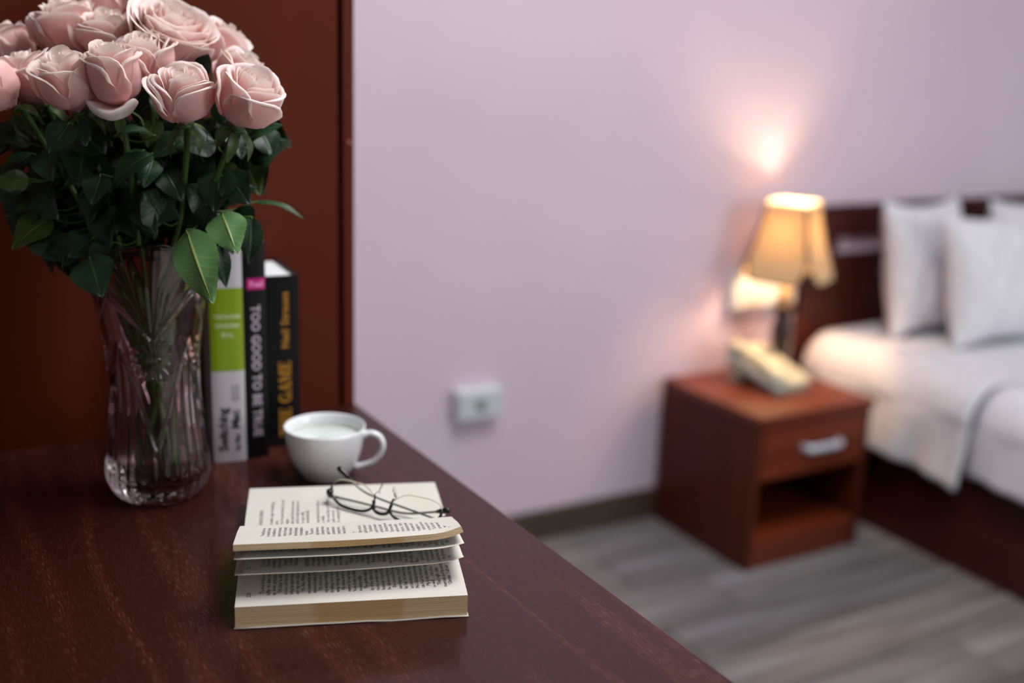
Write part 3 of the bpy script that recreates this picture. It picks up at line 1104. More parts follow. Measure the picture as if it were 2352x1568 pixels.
def petal_geo(rg, R, f, phi, W, zoff, hgt, openn, roll, rollw, guard=False, swirl=.12, ruffle=0.0, nr=11, na=24, tall=1.0):
    """one petal in the bloom's frame (axis z). Disc parameters rolled outwards at the rim."""
    V, tone = [], []
    ph1, ph2 = rg.random() * 6, rg.random() * 6
    r0_ = 1 - rollw
    rhos = [r0_ * q / 6 for q in range(7)] + [r0_ + rollw * q / 9 for q in range(1, 10)]
    nr = len(rhos) - 1
    for i in range(nr + 1):
        rho = rhos[i]
        for k in range(na):
            if i == 0 and k > 0: continue
            ps = 2 * pi * k / na
            c, s = cos(ps), sin(ps)
            n = 3.0 if s > 0 else 2.0
            sc = 1 / (abs(c) ** n + abs(s) ** n) ** (1 / n)
            up = smoothstep(-.35, .35, s)
            r0 = 1 - rollw
            th = 0.0
            re, nd_ = rho, 0.0
            if rho > r0 and roll > 0:
                tm = roll * up * (1 + .25 * sin(ps * 2 + ph1))
                th = tm * (rho - r0) / rollw
                if tm > .05:
                    re = r0 + rollw / tm * sin(th)
                    nd_ = rollw / tm * (1 - cos(th))
            u, v_ = re * c * sc, re * s * sc
            sv = (v_ + 1) / 2
            if guard:
                rr = lerp([0, .15, .35, .55, .8, 1], [.10, .55, .98, 1.28, 1.55, 1.72], sv)
                zz = lerp([0, .15, .35, .55, .8, 1], [.0, .02, .06, .10, .12, .10], sv)
                nz = .8
            else:
                rr = lerp([0, .12, .28, .45, .62, .8, 1], [.10, .50, .84, .99, 1.0, .93, .86], sv)
                zz = lerp([0, .12, .28, .45, .62, .8, 1], [.0, .10, .34, .72, 1.12, 1.52, 1.95], sv)
                rr = rr * f + openn * sv ** 2.2
                zz = zz * hgt * tall + zoff * (1 - sv)
                nz = .15 + openn * .7
            rr *= 1 + swirl * u
            rr += .02 * sin(3 * u + ph1 + 4 * sv) + ruffle * sin(9 * u + ph2) * sv ** 3
            an = phi + u * W
            er = unit(np.array([cos(an), sin(an), nz]))
            p = np.array([rr * cos(an), rr * sin(an), zz]) + er * nd_ * .95
            p[2] += .03 * sin(4 * u + ph2) * sv
            V.append(p * R)
            edge = smoothstep(.45, .95, rho) * up
            tone.append(min(1, max(0, .10 + .38 * sv + .46 * edge)))
    F = []
    for k in range(na):
        F.append((0, 1 + k, 1 + (k + 1) % na))
    for i in range(1, nr):
        for k in range(na):
            a = 1 + (i - 1) * na
            b_ = a + na
            F.append((a + k, b_ + k, b_ + (k + 1) % na, a + (k + 1) % na))
    return np.array(V), F, np.array(tone)


def frame(axis, spin=0.0):
    z = unit(axis)
    ref = np.array([0, 0, 1.0]) if abs(z[2]) < .95 else np.array([1.0, 0, 0])
    x = unit(np.cross(ref, z))
    y = np.cross(z, x)
    X = x * cos(spin) + y * sin(spin)
    Y = np.cross(z, X)
    return np.array([X, Y, z]).T


def leaf_geo(base, tip, width, normal, fold=.25, bend=.15, tooth=.05, nv=34, nu=5, twist=0.0):
    base, tip = np.asarray(base, float), np.asarray(tip, float)
    ax = tip - base
    Ln = np.linalg.norm(ax)
    ax = ax / Ln
    nrm = unit(np.asarray(normal) - ax * (np.asarray(normal) @ ax))
    sd = np.cross(nrm, ax)
    V, T = [], []
    cols = 2 * nu + 1
    for j in range(nv):
        v = j / (nv - 1)
        wv = width / 2 * (sin(pi * min(1, v ** .72)) ** .80) * (1 - .15 * v)
        wv *= 1 + tooth * (((v * 13) % 1.0) - .5) * (1 if .05 < v < .95 else 0)
        mid = base + ax * Ln * v + nrm * Ln * bend * (sin(pi * v) * .9 - v * v * .5)
        tw = twist * v
        sdd = sd * cos(tw) + nrm * sin(tw)
        nn = nrm * cos(tw) - sd * sin(tw)
        for i in range(cols):
            u = (i - nu) / nu
            u = abs(u) ** 1.5 * (1 if u > 0 else -1)
            p = mid + sdd * wv * u + nn * (fold * abs(u) * wv - .35 * fold * wv * u * u + .04 * width * sin(v * 9 + 2 * u) * abs(u))
            V.append(p)
            q = 1.0 if i == nu else 0.0
            if i != nu:
                ph = (v - abs(u) * .13) * 8
                q = .16 if (ph % 1.0) < .16 else 0.0
            T.append(q)
    F = [(j * cols + i, j * cols + i + 1, (j + 1) * cols + i + 1, (j + 1) * cols + i) for j in range(nv - 1) for i in range(cols - 1)]
    return V, F, T


ROSES = []


def make_rose(px, py, d, wpx, axis, label, seed, op=.12, layers=7, guards=0, petals_full=True, spin=0.0, rollk=1.0, ruffle=0.0, gdir=None, tall=1.14):
    rg = random.Random(seed)
    R = wpx / 2 * d / F_PX * .86
    ax = camdir(*axis)
    cen = at(px, py, d)
    B = cen - ax * R * .92
    fm = frame(ax, spin)
    # stem: from the bloom down to the neck and into the vase
    k = len(ROSES)
    an = atan2(B[1] - VC[1], B[0] - VC[0])
    rn = min(.045, .35 * np.hypot(B[0] - VC[0], B[1] - VC[1]) + .004)
    nk = np.array([VC[0] + rn * cos(an), VC[1] + rn * sin(an), DZ + .245])
    an2 = an + pi + rg.uniform(-.5, .5)
    r2 = .012 + .020 * rg.random()
    bt = np.array([VC[0] + r2 * cos(an2), VC[1] + r2 * sin(an2), DZ + .028 + .01 * rg.random()])
    mid = np.array([VC[0] + .010 * cos(an), VC[1] + .010 * sin(an), DZ + .135])
    path = catmull([bt, mid, nk, (nk * .45 + (B - ax * .05) * .55), B - ax * .012, B + ax * R * .10], 9)
    rt = thing('rose', label, 'rose', tuple(bt), 0, 'pink roses in the vase')
    rad = [.0031] * len(path)
    rad[-1] = R * .34; rad[-2] = R * .26; rad[-3] = .0042
    MB().tube(path, rad, 8).obj('stem', STEMG, rt, True)
    lay = []
    if layers >= 9:
        spec = [(3, .10, 0, 1.0, .0), (3, .20, 0, 1.0, .0), (4, .32, .04, .98, .2), (5, .45, .10, .95, .5), (6, .58, .18, .92, .7), (6, .72, .28, .88, .9), (6, .85, .40, .82, 1.2), (6, .97, .46, .78, 1.7)]
    else:
        spec = [(3, .12, .0, 1.02, .1), (3, .23, .01, 1.04, .2), (3, .35, .02, 1.04, .35), (4, .49, .04, 1.02, .6), (3, .65, .06, 1.02, 1.0), (3, .81, .10, 1.0, 1.9), (3, .94, .14, .97, 2.5), (3, 1.0, op + .14, .93, 2.9)]
    n = 0
    for li, (cnt, f, o_, hg, rl) in enumerate(spec):
        ph0 = rg.random() * 6.28
        for q in range(cnt):
            W = (1.35 if li < 3 else 1.05 if li < 4 else 1.12) * (1 + .08 * rg.uniform(-1, 1))
            v, fc, tn = petal_geo(rg, R, f, ph0 + 2 * pi * q / cnt + rg.uniform(-.15, .15), W, .05 * li, hg * (1 + .04 * rg.uniform(-1, 1)), o_ + .03 * rg.random(),
                                  rl * rollk * rg.uniform(.8, 1.2), .30 if li > 4 else .18, ruffle=ruffle * (f > .3), tall=tall)
            if li < 3: tn = np.clip(tn * .9 + .10, 0, 1)
            mesh('petal', v @ fm.T + B, fc, PETAL, rt, True, True, tn)
            n += 1
    if guards:
        # outermost petal folded right down: a thick rolled rim hanging under the front of the bloom
        P = catmull([cen + camdir(*q) * R * m_ for q, m_ in (((-1.0, -.60, .60), 1.32), ((-.62, -1.05, .75), 1.34), ((.02, -1.25, .78), 1.42), ((.60, -1.02, .72), 1.38), ((.92, -.66, .60), 1.26), ((.98, -.92, .50), 1.30))], 7)
        nP = len(P)
        V, Fg, T = [], [], []
        for q, p in enumerate(P):
            t_ = unit(P[min(q + 1, nP - 1)] - P[max(q - 1, 0)])
            w_ = R * .24 * max(.12, sin(pi * (q + .6) / nP) ** .55)
            o1 = unit(np.cross(t_, ROT[:, 2])); o2 = np.cross(t_, o1)
            root = B + ax * R * .25
            for m_ in range(14):
                if m_ < 11:
                    a_ = 2.6 - 4.6 * m_ / 10
                    V.append(p + w_ * (cos(a_) * o1 + sin(a_) * o2)); T.append(1.0)
                else:
                    e_ = V[-1 - (m_ - 11)]
                    fq = (m_ - 10) / 3
                    V.append(e_ * (1 - fq) + root * fq); T.append(.6 - .4 * fq)
        for q in range(nP - 1):
            for m_ in range(13):
                Fg.append((q * 14 + m_, q * 14 + m_ + 1, (q + 1) * 14 + m_ + 1, (q + 1) * 14 + m_))
        mesh('petal', V, Fg, PETAL, rt, True, True, np.array(T))
    # sepals under the bloom
    for q in range(5):
        a = q * 2 * pi / 5 + rg.random()
        out = fm @ np.array([cos(a), sin(a), 0])
        b0 = B + ax * R * .02 + out * R * .25
        tp = b0 + out * R * rg.uniform(.35, .65) - ax * R * rg.uniform(.4, 1.05) - np.array([0, 0, R * .25])
        v, fc, tn = leaf_geo(b0, tp, R * .42, ax, .3, .2, 0, 12, 2)
        mesh('sepal', v, fc, SEPAL, rt, True, True, tn)
    ROSES.append((rt, path, B))
    return rt


RL = [
    # px, py, depth, width px, axis (right, up, towards), label, seed, kw
    (268, 205, 1.060, 130, (-.02, .88, .48), 'pale pink rose with a rolled white outer petal drooping under it', 11, dict(guards=1, gdir=(.05, -.6, .8), op=.04, rollk=.9, spin=.4, tall=1.42)),
    (420, 238, 1.050, 146, (0.06, 0.78, 0.62), 'front pink rose above the thick bright green stem', 12, dict(op=.16, spin=1.2)),
    (560, 245, 1.060, 152, (0.46, 0.74, 0.5), 'pink rose at the right end of the bouquet\'s front row', 13, dict(op=.10, spin=2.2)),
    (164, 212, 1.060, 138, (-0.14, 0.8, 0.58), 'deep pink half open rose with a pointed petal hanging down, front left', 14, dict(op=.08, rollk=.8, spin=.9, tall=1.25)),
    (76, 198, 1.095, 132, (-.36, .78, .46), 'cream pink rose tucked behind the deep pink one at left', 15, dict(op=.18)),
    (338, 158, 1.085, 134, (0.04, 0.84, 0.54), 'pink rose with a browned heart in the middle of the bouquet', 16, dict(op=.12, spin=.5)),
    (252, 105, 1.125, 134, (-.02, .84, .50), 'creamy white rose with closed centre in the second row', 17, dict(op=.18, spin=1.5)),
    (386, 100, 1.125, 170, (.42, .72, .54), 'largest fully open ruffled rose at the top right', 18, dict(layers=9, ruffle=.025)),
    (158, 86, 1.140, 142, (-.16, .88, .38), 'cream rose with frilled white heart at the upper left', 19, dict(op=.16, ruffle=.02)),
    (28, 132, 1.160, 124, (-.46, .80, .26), 'pink rose in shade at the far left behind the leaf', 20, dict(op=.10)),
    (0, 215, 1.060, 126, (-.62, .62, .46), 'pink rose cut by the left edge of the picture', 21, dict(op=.08)),
    (246, 42, 1.200, 128, (-.05, .97, .05), 'deep pink rose standing at the top back of the bouquet', 22, dict(op=.08)),
    (335, 36, 1.205, 124, (.25, .93, -.05), 'rose mostly hidden behind the big ruffled one', 23, dict(op=.12)),
    (500, 122, 1.180, 116, (.62, .74, .12), 'rose with spread petals at the right shoulder, before the wardrobe', 24, dict(op=.40, rollk=.7)),
    (540, 196, 1.130, 128, (.58, .74, .22), 'ruffled pink rose behind the right front rose', 25, dict(op=.14, ruffle=.015)),
]
for px, py, d, w, axx, lab, sd, kw in RL:
    make_rose(px, py, d, w, axx, lab, sd, **kw)


def add_leaf(b, bd, tp, td, wpx, m, nrm=(0, .25, 1), fold=.25, bend=.12, twist=0.0, tooth=.06):
    """leaf between two points (pixel + depth), joined by a petiole to the nearest stem"""
    P0, P1 = at(b[0], b[1], bd), at(tp[0], tp[1], td)
    best = None
    for rt, path, B in ROSES:
        for q in path[12:-5]:
            dd = np.linalg.norm(q - P0) + .3 * max(0, q[2] - P0[2])
            if best is None or dd < best[0]:
                best = (dd, rt, q)
    _, rt, q = best
    v, f, tn = leaf_geo(P0, P1, wpx * bd / F_PX, camdir(*nrm), fold, bend, tooth, twist=twist)
    o = mesh('leaf', v, f, m, rt, True, True, tn)
    midp = (P0 + q) / 2 - np.array([0, 0, .004])
    MB().tube(catmull([q, midp, P0, P0 + .10 * (P1 - P0)], 5), .0009, 6).obj('petiole', STEMG, o, True)
    return o


LV = [
    # base px, depth, tip px, depth, width px, material, normal(right,up,towards), fold, bend
    ((428, 528), 1.055, (487, 696), 1.035, 112, LEAFL, (-.15, .25, 1), -.28, .06),
    ((508, 488), 1.085, (543, 578), 1.060, 98, LEAFL, (.10, .45, 1), -.22, .10),
    ((576, 498), 1.12, (572, 608), 1.12, 62, LEAF, (.3, .1, 1), .2, .05),
    ((584, 464), 1.15, (704, 500), 1.16, 34, LEAFM, (0, .9, .45), .25, .10),
    ((576, 372), 1.15, (668, 320), 1.15, 72, LEAF, (.1, .6, .8), .2, .06),
    ((556, 358), 1.16, (596, 448), 1.15, 84, LEAFO, (0, .2, 1), .2, .05),
    ((512, 372), 1.12, (535, 436), 1.11, 56, LEAFO, (.1, .1, 1), .25, .05),
    ((566, 322), 1.14, (648, 284), 1.13, 52, LEAFM, (.1, .5, .8), .25, .10),
    ((575, 420), 1.17, (612, 434), 1.17, 40, LEAFM, (0, .3, 1), .2, .08),
    ((500, 452), 1.14, (588, 430), 1.14, 60, LEAF, (0, .4, 1), .2, .05),
    ((205, 588), 1.09, (232, 682), 1.08, 108, LEAFM, (-.05, .2, 1), .12, .05),
    ((262, 556), 1.10, (205, 632), 1.09, 70, LEAF, (.2, .3, 1), .25, .1),
    ((172, 548), 1.14, (140, 616), 1.12, 26, LEAFL, (-.6, .2, .7), .3, .08),
    ((110, 478), 1.11, (12, 492), 1.09, 62, LEAFM, (0, .8, .6), .2, .12),
    ((116, 500), 1.12, (26, 570), 1.10, 84, LEAFO, (-.1, .2, 1), .15, .10),
    ((120, 545), 1.20, (118, 628), 1.20, 38, LEAF, (-.2, .1, 1), .2, .05),
    ((118, 462), 1.13, (150, 520), 1.12, 66, LEAF, (.1, .2, 1), .15, .05),
    ((72, 330), 1.11, (-14, 322), 1.09, 52, LEAF, (0, .6, .8), .2, .1),
    ((74, 352), 1.10, (-6, 400), 1.09, 40, LEAFM, (0, .7, .7), .3, .12),
    ((66, 410), 1.10, (-16, 424), 1.09, 56, LEAFO, (0, -.3, 1), .2, .12),
    ((98, 344), 1.09, (118, 416), 1.08, 70, LEAFM, (-.2, .2, 1), .22, .05),
    ((190, 310), 1.09, (240, 352), 1.08, 92, LEAF, (0, .4, 1), .15, .08),
    ((200, 318), 1.10, (178, 428), 1.08, 100, LEAF, (.1, .1, 1), .15, .05),
    ((356, 312), 1.085, (262, 306), 1.06, 58, LEAFM, (0, .75, .65), .25, .16),
    ((350, 352), 1.09, (248, 436), 1.07, 62, LEAFM, (-.15, .4, 1), .22, .14),
    ((352, 362), 1.10, (330, 430), 1.08, 62, LEAFM, (.3, .2, 1), .2, .05),
    ((332, 344), 1.10, (292, 380), 1.09, 46, LEAFM, (-.2, .5, .8), .25, .05),
    ((338, 420), 1.12, (342, 470), 1.11, 66, LEAF, (0, .2, 1), .2, .05),
    ((410, 420), 1.12, (494, 380), 1.10, 62, LEAF, (.1, .4, 1), .2, .1),
    ((458, 168), 1.11, (480, 124), 1.10, 46, LEAF, (0, -.1, 1), .2, .02),
    ((92, 112), 1.17, (64, 20), 1.16, 18, LEAF, (-.4, .1, .9), .2, .08),
    ((236, 440), 1.11, (180, 500), 1.11, 70, LEAF, (0, .2, 1), .2, .08),
    ((262, 470), 1.11, (316, 545), 1.10, 70, LEAF, (.1, .3, 1), .2, .08),
    ((318, 470), 1.12, (352, 545), 1.10, 66, LEAF, (.1, .3, 1), .2, .08),
    ((60, 262), 1.10, (80, 318), 1.09, 26, LEAFO, (-.3, .1, 1), .3, .05),
    ((352, 268), 1.11, (340, 340), 1.11, 60, LEAFO, (.2, .1, 1), .2, .05),
    ((150, 268), 1.12, (112, 330), 1.11, 60, LEAF, (.1, .2, 1), .2, .05),
    ((345, 498), 1.12, (362, 462), 1.11, 18, mat('reddish_young_leaf', srgb(96, 34, 22), .5), (0, .2, 1), .3, .05),
    ((160, 282), 1.05, (112, 352), 1.045, 74, LEAF, (.1, .2, 1), .2, .05),
    ((178, 276), 1.06, (196, 336), 1.05, 60, LEAF, (.1, .3, 1), .2, .05),
    ((232, 400), 1.07, (210, 470), 1.06, 70, LEAF, (.1, .3, 1), .2, .05),
    ((500, 560), 1.12, (520, 660), 1.11, 46, LEAF, (.4, .1, 1), .2, .06),
]
for a in LV:
    add_leaf(a[0], a[1], a[2], a[3], a[4], a[5], a[6], a[7], a[8])
rg = random.Random(77)
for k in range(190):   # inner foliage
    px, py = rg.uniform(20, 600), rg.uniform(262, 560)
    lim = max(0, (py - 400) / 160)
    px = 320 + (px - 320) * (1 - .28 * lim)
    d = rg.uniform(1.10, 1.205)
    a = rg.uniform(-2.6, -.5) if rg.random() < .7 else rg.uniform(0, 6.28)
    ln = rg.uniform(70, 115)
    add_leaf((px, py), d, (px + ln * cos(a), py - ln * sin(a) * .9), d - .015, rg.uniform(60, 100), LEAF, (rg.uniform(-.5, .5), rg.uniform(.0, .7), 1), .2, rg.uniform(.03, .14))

# ------------------------------------------------------------------ nightstand
NX0, NX1, NY0, NY1, NZ1 = 1.795, 2.172, 1.868, 2.235, .400
t = thing('nightstand', 'red-brown wooden nightstand with one drawer and open shelf, between wall and bed', 'nightstand', ((NX0 + NX1) / 2, (NY0 + NY1) / 2, 0))
bevel(MB().box(NX0 - .004, NX1 + .006, NY0 - .006, NY1, NZ1 - .024, NZ1).obj('top', NSW, t), .004)
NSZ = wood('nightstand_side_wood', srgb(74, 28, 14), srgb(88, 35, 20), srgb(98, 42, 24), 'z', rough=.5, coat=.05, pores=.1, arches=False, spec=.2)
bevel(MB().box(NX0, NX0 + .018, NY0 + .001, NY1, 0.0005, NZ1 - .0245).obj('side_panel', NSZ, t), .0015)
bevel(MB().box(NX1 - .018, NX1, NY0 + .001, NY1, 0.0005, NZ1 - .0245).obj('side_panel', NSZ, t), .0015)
MB().box(NX0 + .019, NX1 - .019, NY1 - .012, NY1, .03, NZ1 - .0245).obj('back_panel', NSZ, t)
MB().box(NX0 + .019, NX1 - .019, NY0 + .02, NY1 - .013, .225, .237).obj('divider', NSW, t)
bevel(MB().box(NX0 + .019, NX1 - .019, NY0 + .003, NY1 - .013, .062, .080).obj('shelf', NSW, t), .0015)
bevel(MB().box(NX0 + .019, NX1 - .019, NY0 + .006, NY0 + .022, 0.0005, .0615).obj('plinth', NSW, t), .0015)
dr = bevel(MB().box(NX0 + .020, NX1 - .020, NY0 - .001, NY0 + .016, .2385, NZ1 - .026).obj('drawer', NSW, t), .002)
hx0, hx1, hz = 1.945, 2.062, .304
hb = MB().tube(catmull([(hx0, NY0 + .0, hz), (hx0 + .004, NY0 - .014, hz), (hx0 + .012, NY0 - .020, hz), ((hx0 + hx1) / 2, NY0 - .021, hz), (hx1 - .012, NY0 - .020, hz), (hx1 - .004, NY0 - .014, hz), (hx1, NY0 + .0, hz)], 5), .0105, 12, flat=.6, up=(0, 1, 0))
hb.obj('handle', mat('pale_metal_handle', srgb(205, 212, 224), .3, .3), dr, True)

# ------------------------------------------------------------------ bed
t = thing('bed', 'dark wooden bed with tall slotted headboard against the pink wall', 'bed', (3.1, 1.2, 0))
BX0, BX1, BY0 = 2.292, 3.95, .30
HY0, HY1, HTZ = 2.238, 2.2540, .822
hb = MB()
SX0, SX1, SZ0, SZ1 = 2.385, 3.82, .692, .738
for x0, x1, z0, z1 in ((2.258, SX0, 0.0005, HTZ), (SX1, 4.0, 0.0005, HTZ), (SX0, SX1, 0.0005, SZ0), (SX0, SX1, SZ1, HTZ)):
    hb.box(x0, x1, HY0, HY1, z0, z1)
hb.obj('headboard', BEDW, t)
bevel(MB().box(2.25, 4.01, HY0 - .004, HY1 + .001, HTZ + .0005, HTZ + .008).obj('headboard_cap', BEDW, t), .003)
BEDY = wood('dark_bed_rail_wood', srgb(60, 18, 8), srgb(72, 24, 13), srgb(80, 29, 18), 'y', rough=0.45, coat=0.1, pores=0.1, arches=False, spec=0.3)
bevel(MB().box(BX0, BX0 + .03, BY0, HY0 - .001, 0.0005, .235).obj('side_rail', BEDY, t), .003)
bevel(MB().box(BX1 - .03, BX1, BY0, HY0 - .001, 0.0005, .235).obj('side_rail', BEDY, t), .003)
bevel(MB().box(BX0 + .031, BX1 - .031, BY0, BY0 + .03, 0.0005, .235).obj('foot_rail', BEDW, t), .003)
MB().box(BX0 + .031, BX1 - .031, BY0 + .031, HY0 - .001, .20, .234).obj('slat_base', BEDW, t)
mt = bevel(MB().box(BX0 + .012, BX1 - .012, BY0 + .02, HY0 - .006, .2365, .455).obj('mattress', LINEN), .05, 5)
props(mt, 'thick white mattress on the dark wooden bed, mostly under bedding', 'mattress')


def drape(y0, y1, zb0, zb1, off, seed, top=.475, nx=46, ny=40, xr=3.98, nf=1.0):
    """cloth over the mattress falling down the side nearest the nightstand"""
    rg = random.Random(seed)
    a, b_, c = rg.random() * 6, rg.random() * 6, rg.random() * 6

    def fn(u, v):
        y = y0 + (y1 - y0) * v
        zb = zb0 + (zb1 - zb0) * v
        rc = .10
        xo = 2.262 - off
        side = top - rc - zb
        La, Lb, Lc = side, rc * pi / 2, xr - xo - rc
        s = u * (La + Lb + .45) if u < .8 else None
        if u < .75:
            s = u / .75 * (La + Lb + .12)
        else:
            s = La + Lb + .12 + (u - .75) / .25 * (Lc - .12)
        if s < La:
            z = zb + s
            k = (1 - s / La)
            x = xo - .010 * k + .010 * nf * sin(y * 26 + a + 1.2 * s * 10) * (.35 + .65 * k) + .005 * sin(y * 61 + b_) * k
            return (x, y, z)
        if s < La + Lb:
            an = (s - La) / rc
            return (xo + rc - rc * cos(an) + .0035 * nf * sin(y * 26 + a) * cos(an), y, top - rc + rc * sin(an) + .004 * sin(y * 17 + c) * sin(an))
        q = s - La - Lb
        return (xo + rc + q, y, top + .004 * sin(y * 17 + c + q * 3) + .006 * sin(q * 4 + b_) * min(1, q * 4))
    v, f = grid(nx, ny, fn)
    return v, f


v, f = drape(2.195, 1.640, .262, .225, .014, 2, top=.486)
o = mesh('bed_sheet', v, f, LINEN); solidify(o, .012, 1)
props(o, 'white folded sheet hanging over the bed side next to the nightstand', 'sheet')
v, f = drape(1.630, .32, .262, .25, .004, 5, top=.478)
o = mesh('duvet', v, f, LINEN); solidify(o, .010, 1)
props(o, 'white duvet spread over the lower part of the bed', 'duvet')


def pillow(cx, cy, cz, w, h, th, rz, lean, label, seed, sag=.012):
    t = thing('pillow', label, 'pillow', (cx, cy, cz - h / 2), rz, 'white pillows against the headboard')
    rg = random.Random(seed)
    a = rg.random() * 6

    def side(sgn):
        def fn(u, v):
            x, y = 2 * u - 1, 2 * v - 1
            g = (max(0, 1 - abs(x) ** 2.6) * max(0, 1 - abs(y) ** 2.6)) ** .45
            dx = 1 - .07 * (1 - y * y) ** 1.0 * abs(x) ** 3
            dy = 1 - .12 * (1 - x * x) ** 1.0 * abs(y) ** 3
            X, Z = x * w / 2 * dx, y * h / 2 * dy
            Y = sgn * th / 2 * g + .006 * sin(5 * x + 4 * y + a) * g + .004 * sin(13 * x - 7 * y) * g
            Z2 = Z * cos(lean) - Y * sin(lean)
            Y2 = Z * sin(lean) + Y * cos(lean)
            return (X, Y2, Z2 + h / 2)
        return grid(25, 21, fn)
    b = MB()
    v, f = side(-1); b.add(v, f)
    v, f = side(1); b.add(v, [tuple(reversed(q)) for q in f])
    o = b.obj('case', LINEN, t, True, False)
    return t


pillow(2.580, 2.092, .668, .310, .385, .13, radians(2), radians(12), 'white pillow leaning on the headboard, nearest the lamp', 3)
pillow(2.645, 1.915, .664, .345, .365, .14, radians(-3), radians(15), 'white pillow leaning in front of the other two', 4)
pillow(3.045, 2.085, .668, .34, .36, .13, radians(-2), radians(14), 'white pillow on the far side of the bed', 6)

# ------------------------------------------------------------------ table lamp
LX, LY = 2.086, 2.122
lp = thing('table_lamp', 'lit table lamp with pleated cream shade on the nightstand', 'lamp', (LX, LY, NZ1))
LAMPB = mat('dark_carved_lamp_wood', srgb(34, 20, 18), .35, coat=.3)
MB().lathe([(.0001, .0003), (.053, .0003), (.055, .006), (.050, .014), (.038, .020), (.030, .028), (.0001, .028)], 32).obj('base', LAMPB, lp, True, False)
MB().lathe([(.0001, .0282), (.026, .0282), (.029, .040), (.024, .052), (.020, .062), (.024, .085), (.0275, .110), (.026, .135), (.021, .155), (.018, .166), (.022, .172), (.027, .182), (.027, .196), (.022, .202), (.0001, .202)], 24).obj('column', LAMPB, lp, True, False)
BRASS = mat('cream_lamp_neck', srgb(226, 206, 160), .4)
MB().lathe([(.0001, .2022), (.018, .2022), (.018, .235), (.014, .240), (.014, .343), (.012, .348), (.0001, .348)], 20).obj('lamp_socket', BRASS, lp, True, False)
BULB = bpy.data.materials.new('lit_bulb')
BULB.use_nodes = True
_e = nd(BULB, 'ShaderNodeEmission', Color=(1.0, .68, .40, 1), Strength=330.0)
lk(BULB, _e.outputs[0], BULB.node_tree.nodes['Material Output'].inputs['Surface'])
bz = .384
pr = [(.0001, -.034)] + [(.012, -.033), (.014, -.026)] + [(.022 * sin(a), .004 - .034 * cos(a)) for a in np.linspace(.75, pi - .01, 10)]
MB().lathe([(r_, z + bz) for r_, z in pr], 20).obj('bulb', BULB, lp, True, False)
SHADE = bpy.data.materials.new('cream_pleated_shade')
SHADE.use_nodes = True
_b = bsdf(SHADE)
_b.inputs['Base Color'].default_value = srgb(200, 172, 130)
_b.inputs['Roughness'].default_value = .9
_t = nd(SHADE, 'ShaderNodeBsdfTranslucent', Color=(.95, .50, .15, 1))
_m = nd(SHADE, 'ShaderNodeMixShader'); _m.inputs[0].default_value = .021
lk(SHADE, _b.outputs[0], _m.inputs[1]); lk(SHADE, _t.outputs[0], _m.inputs[2])
_v = mapping(SHADE, (1, 1, 1))
_wv = nd(SHADE, 'ShaderNodeTexWave', Scale=38.0, bands_direction='Z')
lk(SHADE, _v, _wv.inputs['Vector'])
_bp = nd(SHADE, 'ShaderNodeBump', Strength=.5, Distance=.001)
lk(SHADE, _wv.outputs['Fac'], _bp.inputs['Height']); lk(SHADE, _bp.outputs['Normal'], _b.inputs['Normal'])
lk(SHADE, _m.outputs[0], SHADE.node_tree.nodes['Material Output'].inputs['Surface'])
TRIM = mat('dark_shade_trim', srgb(62, 48, 40), .7)
RIMM = mat('cream_shade_rim', srgb(236, 222, 190), .8)
az0 = radians(206)
zt, zb = .462, .268      # above the nightstand top


def shade_half(z):   # half width of the square section
    return lerp([0, .15, .3, .5, .75, 1], [.1020, .0905, .0815, .0705, .0605, .0545], z)


shade = None
for k in range(4):
    a = az0 + k * pi / 2
    nx_, ny_ = cos(a), sin(a)
    tx, ty = -sin(a), cos(a)

    def fn(u, v):
        x = 2 * u - 1
        # rounded lower corners of each panel
        lowcut = .30 * max(0, (abs(x) - .55) / .45) ** 2
        z01 = lowcut + (1 - lowcut) * v
        hwid = shade_half(z01)
        dd = hwid + .004 * (1 - z01) * (1 - x * x)
        wdt = hwid * (.99 - .06 * (1 - z01) ** 2)
        z = zb + (zt - zb) * z01
        return (nx_ * dd + tx * x * wdt, ny_ * dd + ty * x * wdt, z)
    v, f = grid(21, 19, fn)
    o = mesh('shade_panel', v, f, SHADE, lp, True, False)
    edge = [fn(i / 20, 0) for i in range(21)]
    edge = [fn(0, j / 18) for j in range(18, 0, -1)] + edge + [fn(1, j / 18) for j in range(1, 19)]
    MB().tube(edge, .0034, 6).obj('trim', TRIM, o, True, False)
ring = [(shade_half(1.0) * 1.02 * (cos(az0 + pi / 4 + k * pi / 2)) * sqrt(2), shade_half(1.0) * 1.02 * sin(az0 + pi / 4 + k * pi / 2) * sqrt(2)) for k in range(4)]
V = [(x, y, z) for z in (zt - .012, zt + .006) for x, y in ring] + [(x * .965, y * .965, z) for z in (zt - .012, zt + .006) for x, y in ring]
F = [(k, (k + 1) % 4, 4 + (k + 1) % 4, 4 + k) for k in range(4)] + [(8 + (k + 1) % 4, 8 + k, 12 + k, 12 + (k + 1) % 4) for k in range(4)] + \
    [(4 + k, 4 + (k + 1) % 4, 12 + (k + 1) % 4, 12 + k) for k in range(4)] + [(k, 8 + k, 8 + (k + 1) % 4, (k + 1) % 4) for k in range(4)]
RIMT = bpy.data.materials.new('translucent_shade_rim')
RIMT.use_nodes = True
_b = bsdf(RIMT); _b.inputs['Base Color'].default_value = srgb(240, 228, 200); _b.inputs['Roughness'].default_value = .9
_t = nd(RIMT, 'ShaderNodeBsdfTranslucent', Color=(.95, .80, .52, 1)); _m = nd(RIMT, 'ShaderNodeMixShader'); _m.inputs[0].default_value = .35
lk(RIMT, _b.outputs[0], _m.inputs[1]); lk(RIMT, _t.outputs[0], _m.inputs[2]); lk(RIMT, _m.outputs[0], RIMT.node_tree.nodes['Material Output'].inputs['Surface'])
